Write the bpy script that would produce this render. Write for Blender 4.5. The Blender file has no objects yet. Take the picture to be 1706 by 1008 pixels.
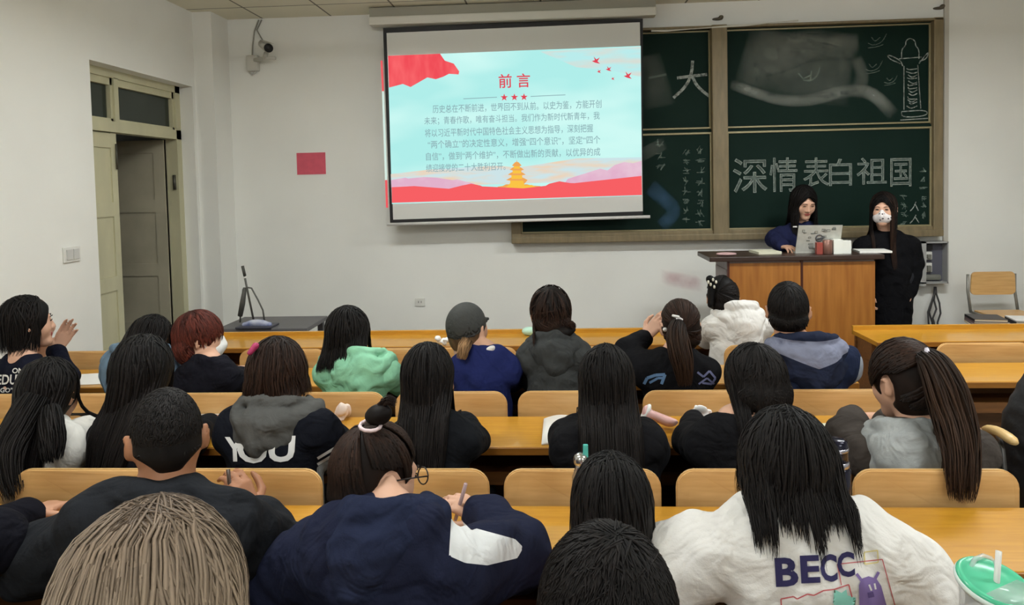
import bpy, bmesh, math, random
import numpy as np
from mathutils import Vector, Matrix, Euler, noise
from mathutils.bvhtree import BVHTree
random.seed(7); RNG = np.random.RandomState(7)
S = bpy.context.scene
C = S.collection

# ------------------------------------------------------------------ camera
FPX, CX, CY = 1230.0, 853.0, 362.3          # focal length and principal point in pixels of the 1706x1008 frame
YAW, PITCH, ROLL = 0.0593776, 0.0461608, -0.0223737
CAM = Vector((0, 0, 1.74))
_f = Vector((-math.sin(YAW)*math.cos(PITCH), math.cos(YAW)*math.cos(PITCH), -math.sin(PITCH)))
_r = Vector((math.cos(YAW), math.sin(YAW), 0)); _u = _r.cross(_f)
_c, _s = math.cos(ROLL), math.sin(ROLL)
RT, UP, FW = _c*_r + _s*_u, -_s*_r + _c*_u, _f
cam = bpy.data.cameras.new('camera'); camo = bpy.data.objects.new('camera', cam); C.objects.link(camo)
camo.matrix_world = Matrix(((RT.x, UP.x, -FW.x, CAM.x), (RT.y, UP.y, -FW.y, CAM.y), (RT.z, UP.z, -FW.z, CAM.z), (0, 0, 0, 1)))
cam.sensor_width = 36; cam.lens = 36*FPX/1706; cam.shift_y = -(504-CY)/1706; cam.clip_start = .05
S.camera = camo

def at(px, py, Y):                           # point seen at a pixel, on the plane at distance Y
    d = RT*((px-CX)/FPX) - UP*((py-CY)/FPX) + FW
    return CAM + d*(Y/d.y)
def atz(px, py, z):
    d = RT*((px-CX)/FPX) - UP*((py-CY)/FPX) + FW
    return CAM + d*((z-CAM.z)/d.z)

# ------------------------------------------------------------------ light
S.view_settings.view_transform = 'Standard'; S.view_settings.look = 'None'
S.view_settings.exposure = 0.0; S.view_settings.gamma = 1.0
w = bpy.data.worlds.new('world'); S.world = w; w.use_nodes = True
w.node_tree.nodes['Background'].inputs[0].default_value = (.9, .95, 1, 1)
w.node_tree.nodes['Background'].inputs[1].default_value = 0.02
LAMPS = [(-1.1, 4.1, 19), (2.3, 4.1, 38), (-1.1, 1.7, 22), (2.3, 1.7, 26), (-1.1, -.9, 24), (2.3, -.9, 28)]

# ------------------------------------------------------------------ materials
def lin(c):
    out = []
    for v in c[:3]:
        v /= 255
        out.append(v/12.92 if v <= .04045 else ((v+.055)/1.055)**2.4)
    return (*out, 1)
MATS = {}
def mat(name, rgb, rough=.6, metal=0, var=0.0, scale=8, stretch=(1, 1, 1), bump=0.0, bscale=60, spec=.5, alpha=1, coat=0, rgb2=None, mask=None, sheen=0):
    if name in MATS: return MATS[name]
    m = bpy.data.materials.new(name); m.use_nodes = True; nt = m.node_tree; b = nt.nodes['Principled BSDF']
    b.inputs['Roughness'].default_value = rough; b.inputs['Metallic'].default_value = metal
    b.inputs['Specular IOR Level'].default_value = spec; b.inputs['Alpha'].default_value = alpha
    b.inputs['Coat Weight'].default_value = coat; b.inputs['Sheen Weight'].default_value = sheen
    c = lin(rgb); b.inputs['Base Color'].default_value = c
    tc = nt.nodes.new('ShaderNodeTexCoord'); out = None
    if var or rgb2:
        mp = nt.nodes.new('ShaderNodeMapping'); mp.inputs['Scale'].default_value = stretch
        n = nt.nodes.new('ShaderNodeTexNoise'); n.inputs['Scale'].default_value = scale; n.inputs['Detail'].default_value = 5
        r = nt.nodes.new('ShaderNodeValToRGB')
        r.color_ramp.elements[0].position = .3; r.color_ramp.elements[1].position = .7
        if rgb2: r.color_ramp.elements[0].color = lin(rgb2); r.color_ramp.elements[1].color = c
        else:
            r.color_ramp.elements[0].color = tuple(min(1, v*(1-var)) for v in c[:3])+(1,); r.color_ramp.elements[1].color = tuple(min(1, v*(1+var)) for v in c[:3])+(1,)
        nt.links.new(tc.outputs['Object'], mp.inputs[0]); nt.links.new(mp.outputs[0], n.inputs[0]); nt.links.new(n.outputs[0], r.inputs[0])
        out = r.outputs[0]; nt.links.new(out, b.inputs['Base Color'])
    if mask:                                  # second colour where the mesh attribute 'mask' is above zero
        a = nt.nodes.new('ShaderNodeAttribute'); a.attribute_name = 'mask'
        g = nt.nodes.new('ShaderNodeMath'); g.operation = 'GREATER_THAN'; g.inputs[1].default_value = 0
        mx = nt.nodes.new('ShaderNodeMix'); mx.data_type = 'RGBA'
        nt.links.new(a.outputs['Fac'], g.inputs[0]); nt.links.new(g.outputs[0], mx.inputs[0])
        if out: nt.links.new(out, mx.inputs[6])
        else: mx.inputs[6].default_value = c
        mx.inputs[7].default_value = lin(mask); nt.links.new(mx.outputs[2], b.inputs['Base Color'])
    if bump:
        n2 = nt.nodes.new('ShaderNodeTexNoise'); n2.inputs['Scale'].default_value = bscale; n2.inputs['Detail'].default_value = 4
        bp = nt.nodes.new('ShaderNodeBump'); bp.inputs['Strength'].default_value = bump; bp.inputs['Distance'].default_value = .01
        nt.links.new(tc.outputs['Object'], n2.inputs[0]); nt.links.new(n2.outputs[0], bp.inputs['Height']); nt.links.new(bp.outputs[0], b.inputs['Normal'])
    MATS[name] = m; return m
def emis(name, rgb, k=1.0, rgb2=None, scale=3, stretch=(1, 1, 1)):
    m = bpy.data.materials.new(name); m.use_nodes = True; nt = m.node_tree; nt.nodes.clear()
    e = nt.nodes.new('ShaderNodeEmission'); o = nt.nodes.new('ShaderNodeOutputMaterial'); e.inputs[0].default_value = lin(rgb); e.inputs[1].default_value = k
    nt.links.new(e.outputs[0], o.inputs[0])
    if rgb2:
        tc = nt.nodes.new('ShaderNodeTexCoord'); mp = nt.nodes.new('ShaderNodeMapping'); mp.inputs['Scale'].default_value = stretch
        n = nt.nodes.new('ShaderNodeTexNoise'); n.inputs['Scale'].default_value = scale; r = nt.nodes.new('ShaderNodeValToRGB')
        r.color_ramp.elements[0].position = .4; r.color_ramp.elements[1].position = .68
        r.color_ramp.elements[0].color = lin(rgb); r.color_ramp.elements[1].color = lin(rgb2)
        nt.links.new(tc.outputs['Object'], mp.inputs[0]); nt.links.new(mp.outputs[0], n.inputs[0]); nt.links.new(n.outputs[0], r.inputs[0]); nt.links.new(r.outputs[0], e.inputs[0])
    return m
def chalk(name, rgb, cover=.6, scale=14):    # dusty chalk: patchy coverage
    m = bpy.data.materials.new(name); m.use_nodes = True; nt = m.node_tree; b = nt.nodes['Principled BSDF']
    b.inputs['Base Color'].default_value = lin(rgb); b.inputs['Roughness'].default_value = .95; b.inputs['Specular IOR Level'].default_value = .1
    tc = nt.nodes.new('ShaderNodeTexCoord'); n = nt.nodes.new('ShaderNodeTexNoise'); n.inputs['Scale'].default_value = scale; n.inputs['Detail'].default_value = 6
    r = nt.nodes.new('ShaderNodeMapRange'); r.inputs[1].default_value = .3; r.inputs[2].default_value = .75; r.inputs[3].default_value = cover*.35; r.inputs[4].default_value = cover
    nt.links.new(tc.outputs['Object'], n.inputs[0]); nt.links.new(n.outputs[0], r.inputs[0])
    a = nt.nodes.new('ShaderNodeAttribute'); a.attribute_name = 'fade'
    mu = nt.nodes.new('ShaderNodeMath'); mu.operation = 'MULTIPLY'
    nt.links.new(r.outputs[0], mu.inputs[0]); nt.links.new(a.outputs['Fac'], mu.inputs[1]); nt.links.new(mu.outputs[0], b.inputs['Alpha'])
    return m
def hairmat(name, root, tip, rough=.58, lo=.5, hi=1.5):
    m = bpy.data.materials.new(name); m.use_nodes = True; nt = m.node_tree; b = nt.nodes['Principled BSDF']
    b.inputs['Roughness'].default_value = rough; b.inputs['Specular IOR Level'].default_value = .18
    a = nt.nodes.new('ShaderNodeAttribute'); a.attribute_name = 'along'; q = nt.nodes.new('ShaderNodeAttribute'); q.attribute_name = 'rnd'
    r = nt.nodes.new('ShaderNodeValToRGB'); r.color_ramp.elements[0].color = lin(root); r.color_ramp.elements[1].color = lin(tip)
    r.color_ramp.elements[0].position = .02; r.color_ramp.elements[1].position = .5
    mr = nt.nodes.new('ShaderNodeMapRange'); mr.inputs[3].default_value = lo; mr.inputs[4].default_value = hi
    mx = nt.nodes.new('ShaderNodeMix'); mx.data_type = 'RGBA'; mx.blend_type = 'MULTIPLY'; mx.inputs[0].default_value = 1
    cb = nt.nodes.new('ShaderNodeCombineColor')
    nt.links.new(a.outputs['Fac'], r.inputs[0]); nt.links.new(q.outputs['Fac'], mr.inputs[0])
    for k in range(3): nt.links.new(mr.outputs[0], cb.inputs[k])
    nt.links.new(r.outputs[0], mx.inputs[6]); nt.links.new(cb.outputs[0], mx.inputs[7]); nt.links.new(mx.outputs[2], b.inputs['Base Color'])
    return m

# ------------------------------------------------------------------ objects
def tag(o, label, cat, group=None):
    o['label'] = label; o['category'] = cat
    if group: o['group'] = group
    return o
def link(name, me, m=None, parent=None, smooth=False):
    o = bpy.data.objects.new(name, me); C.objects.link(o)
    if m: me.materials.append(m)
    if parent:
        o.parent = parent
        if parent.type == 'EMPTY' or parent.location.length > 0: o.matrix_parent_inverse = parent.matrix_basis.inverted()
    if smooth: me.polygons.foreach_set('use_smooth', [True]*len(me.polygons))
    return o
def struct(o): o['kind'] = 'structure'; return o
def empty(name, loc, label, cat, group=None):
    o = bpy.data.objects.new(name, None); C.objects.link(o); o.location = loc; o.empty_display_size = .1
    return tag(o, label, cat, group)
def mesh_from(bm, name):
    me = bpy.data.meshes.new(name); bm.to_mesh(me); bm.free(); return me
def bbox(bm, x0, x1, y0, y1, z0, z1, bev=0, M=None):
    r = bmesh.ops.create_cube(bm, size=1)
    v = r['verts']
    for q in v: q.co = Vector(((x0+x1)/2+q.co.x*(x1-x0), (y0+y1)/2+q.co.y*(y1-y0), (z0+z1)/2+q.co.z*(z1-z0)))
    if bev:
        e = list({e for q in v for e in q.link_edges})
        r = bmesh.ops.bevel(bm, geom=e, offset=bev, segments=2, affect='EDGES', profile=.6)
        v = list({q for f in r['faces'] for q in f.verts} | set(q for q in v if q.is_valid))
    if M:
        for q in v: q.co = M @ q.co
    return v
def box(name, x0, x1, y0, y1, z0, z1, m, parent=None, bev=0, M=None):
    bm = bmesh.new(); bbox(bm, x0, x1, y0, y1, z0, z1, bev, M); return link(name, mesh_from(bm, name), m, parent)
def tube_bm(bm, pts, rad, n=8, flat=1, cap=True):
    pts = [Vector(p) for p in pts]; rad = rad if isinstance(rad, (list, tuple)) else [rad]*len(pts)
    prev = None; a = None
    for i, p in enumerate(pts):
        t = (pts[min(i+1, len(pts)-1)]-pts[max(i-1, 0)])
        t = t.normalized() if t.length > 1e-9 else Vector((0, 0, 1))
        if a is None: a = t.cross(Vector((0, 0, 1)) if abs(t.z) < .9 else Vector((1, 0, 0))).normalized()
        a = (a - t*a.dot(t)).normalized(); b = t.cross(a)
        ring = [bm.verts.new(p + a*(math.cos(2*math.pi*k/n)*rad[i]) + b*(math.sin(2*math.pi*k/n)*rad[i]*flat)) for k in range(n)]
        if prev:
            for k in range(n): bm.faces.new((prev[k], prev[(k+1) % n], ring[(k+1) % n], ring[k]))
        elif cap: bm.faces.new(ring[::-1])
        prev = ring
    if cap: bm.faces.new(prev)
def tube(name, pts, rad, m, parent=None, n=8, flat=1):
    bm = bmesh.new(); tube_bm(bm, pts, rad, n, flat); return link(name, mesh_from(bm, name), m, parent, True)
def lathe(name, prof, c, m, parent=None, n=28, R=None):
    bm = bmesh.new(); prev = None; c = Vector(c)
    for r, z in prof:
        ring = []
        for k in range(n):
            p = Vector((r*math.cos(2*math.pi*k/n), r*math.sin(2*math.pi*k/n), z))
            ring.append(bm.verts.new(c + (R @ p if R else p)))
        if prev:
            for k in range(n): bm.faces.new((prev[k], prev[(k+1) % n], ring[(k+1) % n], ring[k]))
        else: bm.faces.new(ring[::-1])
        prev = ring
    bm.faces.new(prev)
    return link(name, mesh_from(bm, name), m, parent, True)
def poly(name, pts, m, parent=None, thick=.0):
    bm = bmesh.new(); vs = [bm.verts.new(p) for p in pts]; f = bm.faces.new(vs)
    if thick:
        r = bmesh.ops.extrude_face_region(bm, geom=[f])
        for v in r['geom']:
            if isinstance(v, bmesh.types.BMVert): v.co.y -= thick
        bmesh.ops.recalc_face_normals(bm, faces=bm.faces)
    bmesh.ops.triangulate(bm, faces=bm.faces)
    return link(name, mesh_from(bm, name), m, parent)
def text_mesh(s, size=1, outline=0, offset=0):
    cu = bpy.data.curves.new('t', 'FONT'); cu.body = s; cu.size = size; cu.resolution_u = 3
    if outline: cu.fill_mode = 'NONE'; cu.bevel_depth = outline; cu.bevel_resolution = 0
    if offset: cu.offset = offset
    o = bpy.data.objects.new('t', cu); C.objects.link(o)
    dg = bpy.context.evaluated_depsgraph_get()
    me = bpy.data.meshes.new_from_object(o.evaluated_get(dg)); bpy.data.objects.remove(o); bpy.data.curves.remove(cu)
    return me
def text(name, s, p, width, height, m, parent=None, rot=0, outline=0, offset=0):
    """writing on a plane facing the camera end of the room; p = lower left, fitted to width and height"""
    me = text_mesh(s, 1, outline, offset)
    co = np.array([v.co for v in me.vertices]); lo, hi = co.min(0), co.max(0)
    R = Matrix.Rotation(rot, 3, 'Y')
    for v in me.vertices:
        q = Vector(((v.co.x-lo[0])/(hi[0]-lo[0])*width, -v.co.z*.3, (v.co.y-lo[1])/(hi[1]-lo[1])*height))
        v.co = Vector(p) + R @ q
    return link(name, me, m, parent)

# ------------------------------------------------------------------ signed-distance modelling of soft shapes
class SDF:
    def __init__(s): s.pr = []
    def ell(s, c, r, R=None, k=.02, sub=False): s.pr.append(('e', np.array(c, float), np.array(r, float), None if R is None else np.array(R), k, sub)); return s
    def cone(s, a, b, ra, rb, k=.02, sub=False, flat=None): s.pr.append(('c', np.array(a, float), np.array(b, float), ra, rb, k, sub, flat)); return s
    def chain(s, pts, rs, k=.02, flat=None):
        for i in range(len(pts)-1): s.cone(pts[i], pts[i+1], rs[i], rs[i+1], k, False, flat)
        return s
    def build(s, vox, fold=0, fscale=1.0, smooth=1, cut=None):
        lo = np.full(3, 1e9); hi = -lo; boxes = []
        for p in s.pr:
            if p[0] == 'e': R = p[2].max(); a, b = p[1]-R, p[1]+R
            else: R = max(p[3], p[4]); a, b = np.minimum(p[1], p[2])-R, np.maximum(p[1], p[2])+R
            boxes.append((a, b))
            if not p[-2 if p[0] == 'c' else -1]: lo, hi = np.minimum(lo, a), np.maximum(hi, b)
        lo -= 3*vox+fold; hi += 3*vox+fold
        n = np.ceil((hi-lo)/vox).astype(int)+1
        D = np.full(n, 10.0, np.float32)
        ax = [lo[i]+np.arange(n[i])*vox for i in range(3)]
        for p, (a, b) in zip(s.pr, boxes):
            k = p[5] if p[0] == 'c' else p[4]; sub = p[6] if p[0] == 'c' else p[5]
            mg = 4*vox+k+fold
            i0 = np.clip(np.floor((a-mg-lo)/vox).astype(int), 0, n); i1 = np.clip(np.ceil((b+mg-lo)/vox).astype(int)+1, 0, n)
            if (i1 <= i0).any(): continue
            sl = tuple(slice(i0[i], i1[i]) for i in range(3))
            X, Y, Z = np.meshgrid(*[ax[i][sl[i]] for i in range(3)], indexing='ij')
            if p[0] == 'e':
                q = np.stack([X-p[1][0], Y-p[1][1], Z-p[1][2]], -1)
                if p[3] is not None: q = q @ p[3]
                k0 = np.linalg.norm(q/p[2], axis=-1)+1e-6; k1 = np.linalg.norm(q/p[2]**2, axis=-1)+1e-6
                d = k0*(k0-1)/k1
            else:
                A, B = p[1], p[2]; ba = B-A; q = np.stack([X-A[0], Y-A[1], Z-A[2]], -1)
                if p[7] is not None:          # flattened along a direction
                    fd, ff = np.array(p[7][:3]), p[7][3]
                    q = q + np.outer((q@fd).ravel()*(1/ff-1), fd).reshape(q.shape); ba = ba+fd*(ba@fd)*(1/ff-1)
                h = np.clip((q@ba)/max(ba@ba, 1e-9), 0, 1)
                d = np.linalg.norm(q-h[..., None]*ba, axis=-1)-(p[3]+(p[4]-p[3])*h)
                if p[7] is not None: d = d*min(1, p[7][3]*1.3)
            d = d.astype(np.float32); G = D[sl]
            if sub: h = np.clip(.5-.5*(G+d)/k, 0, 1); D[sl] = G*(1-h)+(-d)*h+k*h*(1-h)
            else: h = np.clip(.5+.5*(G-d)/k, 0, 1); D[sl] = G*(1-h)+d*h-k*h*(1-h)
        if fold:
            X, Y, Z = np.meshgrid(*ax, indexing='ij', sparse=True); F = np.zeros(n, np.float32)
            wx = .5*np.sin(X*17/fscale+Z*11/fscale+RNG.rand()*6); wz = .5*np.sin(X*13/fscale-Y*15/fscale+RNG.rand()*6)
            for j in range(5):
                v = RNG.randn(3); v /= np.linalg.norm(v); fr = (38+22*j)/fscale; ph = RNG.rand()*6.28
                F += (np.sin(fr*(v[0]*X+v[1]*Y+v[2]*Z)+2.2*wx+1.8*wz+ph)*(1/(1+.5*j))).astype(np.float32)
            D += F*(fold*.42)
        if cut: D = np.maximum(D, cut(*np.meshgrid(*ax, indexing='ij', sparse=True)).astype(np.float32))
        return surface_net(D, lo, vox, smooth)
def surface_net(D, lo, vox, smooth):
    I = D < 0; n = D.shape
    cnt = np.zeros((n[0]-1, n[1]-1, n[2]-1), np.int8)
    for a in (0, 1):
        for b in (0, 1):
            for c in (0, 1): cnt += I[a:n[0]-1+a, b:n[1]-1+b, c:n[2]-1+c]
    act = np.argwhere((cnt > 0) & (cnt < 8)); N = len(act)
    cid = np.full(cnt.shape, -1, np.int32); cid[act[:, 0], act[:, 1], act[:, 2]] = np.arange(N)
    P = np.zeros((N, 3)); K = np.zeros(N)
    cor = [(a, b, c) for a in (0, 1) for b in (0, 1) for c in (0, 1)]
    for i, u in enumerate(cor):
        for v in cor[i+1:]:
            if sum(abs(x-y) for x, y in zip(u, v)) != 1: continue
            d0 = D[act[:, 0]+u[0], act[:, 1]+u[1], act[:, 2]+u[2]]; d1 = D[act[:, 0]+v[0], act[:, 1]+v[1], act[:, 2]+v[2]]
            k = (d0 < 0) != (d1 < 0); t = np.where(k, d0/np.where(k, d0-d1, 1), 0)
            P += k[:, None]*(np.array(u)+t[:, None]*(np.array(v)-np.array(u))); K += k
    P = lo+(act+P/K[:, None])*vox
    Q = []
    for ax in range(3):
        o1, o2 = [(1, 2), (2, 0), (0, 1)][ax]
        s0 = [slice(1, -1)]*3; s0[ax] = slice(0, -1); s1 = list(s0); s1[ax] = slice(1, None)
        A, B = I[tuple(s0)], I[tuple(s1)]
        e = np.argwhere(A != B)
        if not len(e): continue
        off = np.ones(3, int); off[ax] = 0
        g = e+off; ins = A[e[:, 0], e[:, 1], e[:, 2]]
        def c(d1, d2):
            q = g.copy(); q[:, o1] -= d1; q[:, o2] -= d2; return cid[q[:, 0], q[:, 1], q[:, 2]]
        q = np.stack([c(1, 1), c(0, 1), c(0, 0), c(1, 0)], 1); q[~ins] = q[~ins][:, ::-1]; Q.append(q)
    Q = np.concatenate(Q); Q = Q[(Q >= 0).all(1)]
    for _ in range(smooth):
        acc = np.zeros_like(P); w = np.zeros(len(P))
        for a in range(4):
            i, j = Q[:, a], Q[:, (a+1) % 4]
            for x in range(3): acc[:, x] += np.bincount(i, P[j, x], len(P))+np.bincount(j, P[i, x], len(P))
            w += np.bincount(i, minlength=len(P))+np.bincount(j, minlength=len(P))
        P = .5*P+.5*acc/np.maximum(w, 1)[:, None]
    return P, Q
def np_mesh(name, P, Q, attrs=None):
    me = bpy.data.meshes.new(name); k = Q.shape[1]
    me.vertices.add(len(P)); me.vertices.foreach_set('co', P.astype(np.float32).ravel())
    me.loops.add(Q.size); me.loops.foreach_set('vertex_index', Q.astype(np.int32).ravel())
    me.polygons.add(len(Q)); me.polygons.foreach_set('loop_start', np.arange(0, Q.size, k, dtype=np.int32))
    me.polygons.foreach_set('use_smooth', np.ones(len(Q), bool)); me.update(calc_edges=True); me.validate()
    for a, v in (attrs or {}).items():
        at_ = me.attributes.new(a, 'FLOAT', 'POINT'); at_.data.foreach_set('value', np.asarray(v, np.float32))
    return me
def soft(name, sdf, vox, m, parent=None, attrs=None, **kw):
    P, Q = sdf.build(vox, **kw)
    o = link(name, np_mesh(name, P, Q, {a: f(P) for a, f in (attrs or {}).items()}), m, parent)
    return o
def bvh_of(o):
    me = o.data; co = np.empty(len(me.vertices)*3, np.float32); me.vertices.foreach_get('co', co)
    return BVHTree.FromPolygons([Vector(v) for v in co.reshape(-1, 3)], [tuple(p.vertices) for p in me.polygons])
# ------------------------------------------------------------------ room
W, XL, XP, YP, ZC, XR, YB = 6.3, -2.96, -2.80, 5.99, 3.207, 5.6, -2.6
WALLC = (204, 200, 190)
wall_m = mat('wall_paint', (237, 237, 232), .8, var=.035, scale=1.3, bump=.05, bscale=40, spec=.2)
ceil_m = bpy.data.materials.new('ceiling_tile'); ceil_m.use_nodes = True
nt = ceil_m.node_tree; b = nt.nodes['Principled BSDF']; b.inputs['Roughness'].default_value = .9
tc = nt.nodes.new('ShaderNodeTexCoord'); mp = nt.nodes.new('ShaderNodeMapping'); mp.inputs['Location'].default_value = (.09, .1, 0)
br = nt.nodes.new('ShaderNodeTexBrick'); br.offset = 0; br.inputs['Scale'].default_value = 1; br.inputs['Brick Width'].default_value = .6; br.inputs['Row Height'].default_value = .6
br.inputs['Mortar Size'].default_value = .008; br.inputs['Color1'].default_value = lin((232, 229, 210)); br.inputs['Color2'].default_value = lin((224, 220, 200)); br.inputs['Mortar'].default_value = lin((120, 117, 104))
nt.links.new(tc.outputs['Object'], mp.inputs[0]); nt.links.new(mp.outputs[0], br.inputs[0]); nt.links.new(br.outputs[0], b.inputs['Base Color'])
floor_m = mat('terrazzo_floor', (120, 117, 110), .45, var=.2, scale=60)
struct(box('floor', -5.2, XR, YB, W, -.1, 0, floor_m))
struct(box('platform', -1.2, 4.2, 5.05, W, 0, .15, mat('platform_concrete', (128, 120, 110), .6, var=.1)))
struct(box('ceiling', XL-.24, XR, YB, W, ZC, ZC+.1, ceil_m))
struct(box('wall_front', -5.2, XR+.2, W, W+.2, 0, ZC+.1, wall_m))
struct(box('wall_right', XR, XR+.2, YB, W, 0, ZC+.1, wall_m))
struct(box('wall_back', -5.2, XR+.2, YB-.2, YB, 0, ZC+.1, wall_m))
D0, D1, DZ = 4.60, 5.945, 2.592                      # door opening
bm = bmesh.new()
bbox(bm, XL-.24, XL, YB, D0, 0, ZC+.1); bbox(bm, XL-.24, XL, D0, D1, DZ, ZC+.1); bbox(bm, XL-.24, XL, D1, W, 0, ZC+.1); bbox(bm, XL, XP, YP, W, 0, ZC+.1)
struct(link('wall_left', mesh_from(bm, 'wall_left'), wall_m))
bm = bmesh.new()                                     # corridor beyond the door
bbox(bm, -5.3, -5.2, 2.0, W, 0, ZC); bbox(bm, -5.2, XL-.24, 2.0, 2.1, 0, ZC); bbox(bm, -5.2, XL-.24, 2, W, ZC, ZC+.1)
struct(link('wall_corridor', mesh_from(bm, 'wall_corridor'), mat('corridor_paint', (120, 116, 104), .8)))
# door with transom
door_m = mat('door_paint', (196, 192, 160), .5, var=.1, scale=5, stretch=(1, 1, .3), bump=.1, bscale=25)
dark_m = mat('door_paint_shabby', (178, 172, 150), .6, var=.12, scale=4)  # same door paint, its colour darkened for the open leaf in the dim corridor
X0, X1 = XL-.20, XL-.11
bm = bmesh.new()
bbox(bm, X0, X1, D0+.0, D0+.06, 0, DZ); bbox(bm, X0, X1, D1-.075, D1, 0, DZ); bbox(bm, X0, X1, D0, D1, DZ-.055, DZ); bbox(bm, X0, X1, D0, D1, 2.16, 2.235)
bbox(bm, X0, X1, 5.035, 5.085, 2.235, DZ-.05)
dr = struct(link('door_1', mesh_from(bm, 'door_1'), door_m))
glass = mat('transom_glass', (52, 62, 55), .12, alpha=.75, spec=.5)
for (a, b_) in ((D0+.06, 5.035), (5.085, D1-.075)):
    bm = bmesh.new(); z0, z1 = 2.235, DZ-.055
    for q in ((a, a+.025, z0, z1), (b_-.025, b_, z0, z1), (a, b_, z0, z0+.02), (a, b_, z1-.05, z1)): bbox(bm, X0+.02, X1-.015, *q)
    fr = link('window_frame', mesh_from(bm, 'window_frame'), door_m, dr)
    box('glass_pane', X0+.04, X0+.046, a+.02, b_-.02, z0+.015, z1-.04, glass, fr)
def leaf(name, L, m, xf, rails=(.05, .62, 1.1, 1.62, 2.1), st=.09):
    """panelled leaf in local (u along width, z up), xf maps (u, t, z) to the world"""
    bm = bmesh.new(); H = 2.155
    def bb(u0, u1, z0, z1, t): bbox(bm, u0, u1, -t, t, z0, z1, M=None)
    bb(0, L, .01, H, .012)
    bb(0, st, .01, H, .022); bb(L-st, L, .01, H, .022)
    for r in rails: bb(st, L-st, max(.01, r-.05), min(H, r+.05), .022)
    for v in bm.verts: v.co = Vector(xf(v.co.x, v.co.y, v.co.z))
    bmesh.ops.recalc_face_normals(bm, faces=bm.faces)
    return link(name, mesh_from(bm, name), m, dr)
l1 = leaf('door_leaf', .45, door_m, lambda u, t, z: (XL-.155+t, 4.655+u*.92, z), st=.07)
l2 = leaf('door_leaf', .78, dark_m, lambda u, t, z: (XL-.20-u, D1-.10+t, z))
for z in (.4, 1.75): tube('hinge', [(XL-.14, D1-.085, z), (XL-.14, D1-.085, z+.12)], .013, mat('hinge_steel', (90, 88, 80), .5, .7), l2)
tube('bolt', [(XL-.12, 5.045, 1.9), (XL-.12, 5.045, 2.08)], .007, MATS['hinge_steel'], l1)
# light switch on the left wall, socket on the front wall
white_pl = mat('white_plastic', (225, 224, 218), .4)
p0, p1 = Vector((XL, 0, 0)), None
def on_left(px, py):
    d = RT*((px-CX)/FPX) - UP*((py-CY)/FPX) + FW; return CAM + d*(XL/d.x)
a, b_ = on_left(103, 413), on_left(132, 434)
sw = tag(box('light_switch', XL, XL+.012, a.y, b_.y, b_.z, a.z-.0, white_pl, bev=.003), 'white double light switch on the left wall before the door', 'light switch')
ym = (a.y+b_.y)/2
for y0, y1 in ((a.y+.02, ym-.006), (ym+.006, b_.y-.02)): box('rocker', XL+.01, XL+.019, y0, y1, b_.z+.015, a.z-.015, mat('switch_rocker', (205, 204, 200), .4), sw, .002)
p = at(700, 503, W)
so = tag(box('wall_socket', p.x-.043, p.x+.043, W-.012, W, p.z-.035, p.z+.035, white_pl, bev=.003), 'small white wall socket low on the front wall under the screen', 'socket')
for dx in (-.012, .012): box('slot', p.x+dx-.002, p.x+dx+.002, W-.014, W-.011, p.z-.008, p.z+.01, mat('black_plastic', (22, 22, 24), .45), so)
# pink notice
a, b_ = at(494, 255, W-.003), at(543, 290, W-.003)
nb = tag(box('paper_notice', a.x, b_.x, W-.004, W-.0005, b_.z, a.z, mat('pink_paper', (214, 92, 110), .8, var=.06, scale=20)), 'pink paper notice stuck on the front wall left of the screen', 'notice')
# white trunking beside the board
a, b_ = at(1577.5, 0, W-.02), at(1574, 392, W-.02)
tag(box('wall_trunking', a.x-.018, a.x+.018, W-.022, W, b_.z-.05, ZC, mat('trunking_plastic', (196, 192, 182), .6)), 'thin vertical cable trunking right of the blackboard', 'cable trunking')
# security camera
grey_pl = mat('camera_housing', (200, 198, 190), .45)
cm = empty('security_camera', at(430, 95, W), 'white wall camera with black lens front in the upper left corner of the front wall', 'security camera')
a = at(424, 104, W)
link('junction_box', mesh_from((lambda bm: (bbox(bm, a.x-.05, a.x+.05, W-.06, W, a.z-.08, a.z+.055, .012), bm)[1])(bmesh.new()), 'junction_box'), grey_pl, cm)
tube('arm', [at(425, 100, W-.05), at(440, 98, W-.13), at(458, 97, W-.2)], [.018, .016, .016], grey_pl, cm)
tube('arm', [at(440, 98, W-.14), at(444, 88, W-.17)], .02, grey_pl, cm)
h = tube('camera_body', [at(437, 73, W-.09), at(447, 80, W-.33)], [.034, .04], grey_pl, cm, 14)
tube('lens_hood', [at(446.6, 79.6, W-.325), at(448, 80.5, W-.36)], [.036, .034], MATS['black_plastic'], cm, 14)
poly('sun_shield', [at(432, 66, W-.06), at(443, 68, W-.1), at(457, 73, W-.36), at(440, 71, W-.36)], grey_pl, cm, .004)
tube('cable', [at(431, 33, W-.01), at(424, 52, W-.015), at(421, 75, W-.015), at(420, 98, W-.02)], .006, mat('cable_grey', (150, 148, 140), .6), cm, 6)
tube('cable', [at(436, 33, W-.01), at(428, 50, W-.015), at(437, 66, W-.04), at(438, 74, W-.1)], .006, MATS['cable_grey'], cm, 6)
tube('cable', [at(414, 105, W-.01), at(413, 117, W-.02), at(420, 125, W-.03), at(426, 120, W-.03), at(427, 112, W-.03)], .007, grey_pl, cm, 6)
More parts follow.
